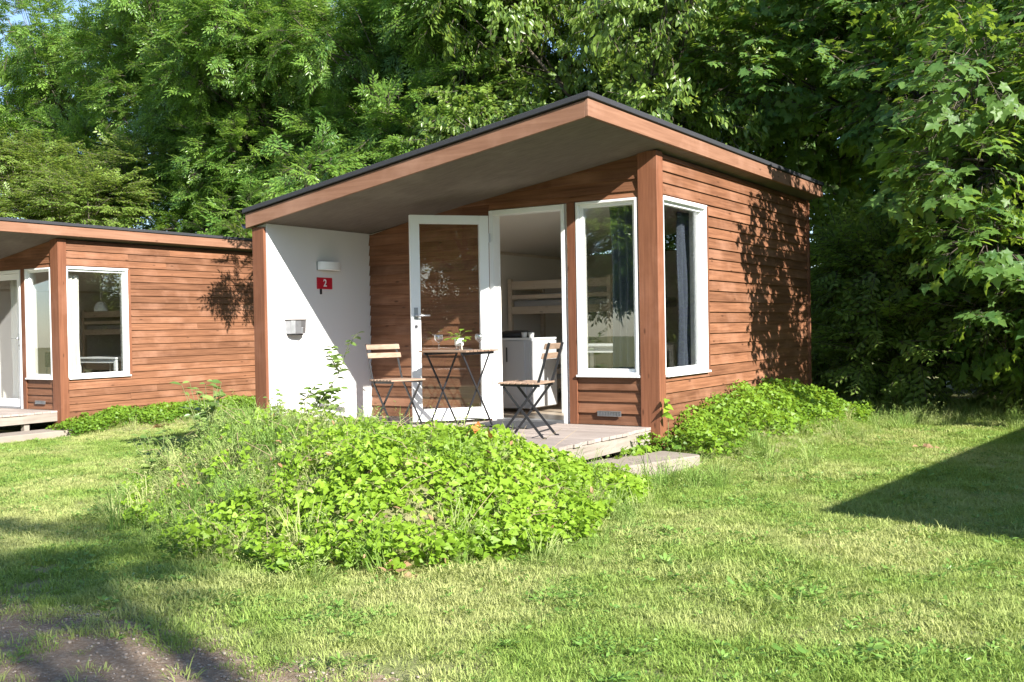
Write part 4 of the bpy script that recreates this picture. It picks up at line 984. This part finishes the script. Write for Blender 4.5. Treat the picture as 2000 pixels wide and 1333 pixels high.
WLAB = ['broad pale weed at the left end of the mound', 'tall weed left of the white wall post', 'weed clump at the crest of the mound', 'leafy weed low on the left slope of the mound', 'weed in the middle of the left slope', 'weed at the very left tip of the mound', 'fine weed in front of the left chair legs', 'yellowish weed beside the deck front']
for i, (bx, by, hh, ns, ls) in enumerate(((-2.9, -2.75, .50, 8, .15), (-3.6, -2.1, .68, 10, .10), (-2.1, -2.7, .28, 6, .07), (-3.1, -3.1, .38, 8, .10), (-2.5, -3.1, .34, 7, .09), (-3.6, -2.6, .44, 9, .10), (-1.5, -2.35, .30, 4, .04), (-1.15, -2.4, .22, 4, .035))):
    r_ = random.Random(50+i); st = []
    for k_ in range(ns):
        a = r_.uniform(0, 6.28); q = r_.uniform(.05, .22)*hh/.4; st.append([(0.03*math.cos(a), .03*math.sin(a), -.02), (q*.5*math.cos(a), q*.5*math.sin(a), hh*.5), (q*math.cos(a), q*math.sin(a), hh*r_.uniform(.75, 1.1))])
    leafy_plant('weed_plant', WLAB[i], (bx, by), st, 8, ls, 'weed', 'weeds on the mound', 60+i)
r_ = random.Random(5)
for i in range(15):        # leaves of the potted plant
    a = i*2.4; d = Vector((math.cos(a), math.sin(a), r_.uniform(-.3, .5))).normalized(); p = Vector((.02*math.cos(a), .02*math.sin(a), .11))+d*r_.uniform(.015, .065)+Vector((0, 0, r_.uniform(0, .06)))
    up = Vector((0, 0, 1)); y_ = up.cross(d).normalized(); z_ = d.cross(y_); s_ = r_.uniform(.055, .085)
    l = link('leaf', r_.choice(PL), pp); l.matrix_local = Matrix.Translation(p)@Matrix((d, y_, z_)).transposed().to_4x4()@Matrix.Diagonal((s_, s_*1.7, s_, 1))
    MB().tube([(0, 0, .10), tuple(p*.6+Vector((0, 0, .05))), tuple(p)], .0015, 5).build('stem', M_weedstem, pp)
# ivy tip climbing the corner post
cl = empty('ivy_shoot', (.10, -.02, gz(.1, -.02)), label='single ivy shoot standing against the corner post', cat='ivy')
IV = [leaf_mesh('leaf', 'ivy', M_ivy, 1.0, t) for t in (.7, 1.0)]
hh = .26-gz(.1, -.02)
MB().tube([(0, 0, 0), (.02, -.02, hh*.5), (.0, 0, hh)], .003, 6).build('stem', M_weedstem, cl)
for i in range(8):
    t = .70+.06*(i % 6); a = i*2.2; d = Vector((math.cos(a)*.8+.2, math.sin(a)*.8-.3, -.5)).normalized(); y_ = Vector((.4, -.6, .7)).cross(d).normalized(); z_ = d.cross(y_)
    l = link('leaf', r_.choice(IV), cl); l.matrix_local = Matrix.Translation((.01, -.02, hh*t))@Matrix((d, y_, z_)).transposed().to_4x4()@Matrix.Diagonal((.075, .075, .075, 1))
def dead(label, x, y, n, mat, seed, size=.06, lift=.02):
    r_ = np.random.RandomState(seed); P0 = np.stack([x+r_.normal(0, .05, n), y+r_.normal(0, .05, n), np.zeros(n)], 1); P0[:, 2] = ground(P0[:, 0], P0[:, 1])+lift+r_.rand(n)*.03
    dr = r_.normal(0, 1, (n, 3)); dr[:, 2] *= .4; V, F, T = leaves(P0, dr, np.tile([0, 0, 1.], (n, 1))+r_.normal(0, .5, (n, 3)), r_.uniform(size*.7, size*1.4, n), 'ivy', r_)
    return tag(link('dead_leaf_heap', npmesh('dead_leaf_heap', V, F, mat, {'tint': T})), label, 'dead leaves', 'small heaps of dead leaves')
dead('pale tan dead leaves at the front foot of the mound', .62, -4.55, 12, M_dead, 1)
dead('orange dead leaves among the ivy on the mound', .05, -3.0, 7, M_orange, 2, .06, .17)
dead('brown dead leaves in the shadow on the right lawn', 1.95, 2.0, 9, M_dead, 3, .05)
dead('tan dead leaves along the edge of the far ivy', -9.0, 1.6, 16, M_dead, 4, .08)
n = 11000; x = rs.uniform(-6, 2.0, n); y = rs.uniform(-7.6, -5.6, n); k = (path_sd(x, y) > -.1) & in_view(x, y, .1)[0]; x = x[k]; y = y[k]; n = len(x)
bm = bmesh.new(); bmesh.ops.create_icosphere(bm, subdivisions=1, radius=1); bm.verts.ensure_lookup_table()
iv = np.array([v.co[:] for v in bm.verts]); fi = np.array([[v.index for v in f.verts] for f in bm.faces]); bm.free()
sz = (.0025+.008*rs.rand(n, 1)**3)*np.array([1, .8, .55])[None]*rs.uniform(.7, 1.3, (n, 3)); V = iv[None]*sz[:, None, :]+np.stack([x, y, ground(x, y)+.007], 1)[:, None, :]
F = fi[None]+(np.arange(n)*len(iv))[:, None, None]
M_peb = leafmat('pebble', (.20, .16, .13), (.50, .44, .38), (.1, .1, .1), 0.0, rough=.8, spec=.2)
tag(link('gravel', npmesh('gravel', V.reshape(-1, 3), F.reshape(-1, 3), M_peb, {'tint': np.repeat(rs.rand(n), len(iv))}, smooth=True)), 'small pale pebbles scattered on the bare earth path', 'gravel', kind='stuff')

n = 1500; x = rs.uniform(-4.1, 1.2, n); y = rs.uniform(-4.9, -1.4, n); k = (poly_sd(x, y, MOUND) > .02) & (wob(x, y, 2.2, 6) > -.1) & ~((x < -.05) & (y > -2.1)); x = x[k]; y = y[k]; n = len(x)
dr = rs.normal(0, 1, (n, 3)); dr[:, 2] *= .5
V, F, T = leaves(np.stack([x, y, ground(x, y)+rs.uniform(.04, .15, n)], 1), dr, rs.normal(0, .6, (n, 3))+np.array([0, 0, 1.]), rs.uniform(.02, .055, n), 'oval', rs)
tag(link('dry_litter', npmesh('dry_litter', V, F, M_dead, {'tint': T})), 'withered brown leaves caught among the ivy on the mound', 'dead leaves', kind='stuff')
st = MB()
for i in range(230):
    a = rs.uniform(-3.9, 1.0); b = rs.uniform(-4.7, -2.1)
    if poly_sd(np.array([a]), np.array([b]), MOUND)[0] < .1: continue
    q = rs.uniform(0, 6.28); ln = rs.uniform(.12, .34); z = gz(a, b)
    st.tube([(a, b, z+.02), (a+ln*.5*math.cos(q), b+ln*.5*math.sin(q), z+rs.uniform(.10, .20)), (a+ln*math.cos(q), b+ln*math.sin(q), z+rs.uniform(.10, .24))], [.0022, .0018, .001], 4, cap=False)
M_stem2 = plain('dry_stem', (.36, .27, .17), .9)
tag(st.build('dry_stems', M_stem2), 'thin dry stems lying over the ivy on the mound', 'dry stems', kind='stuff')
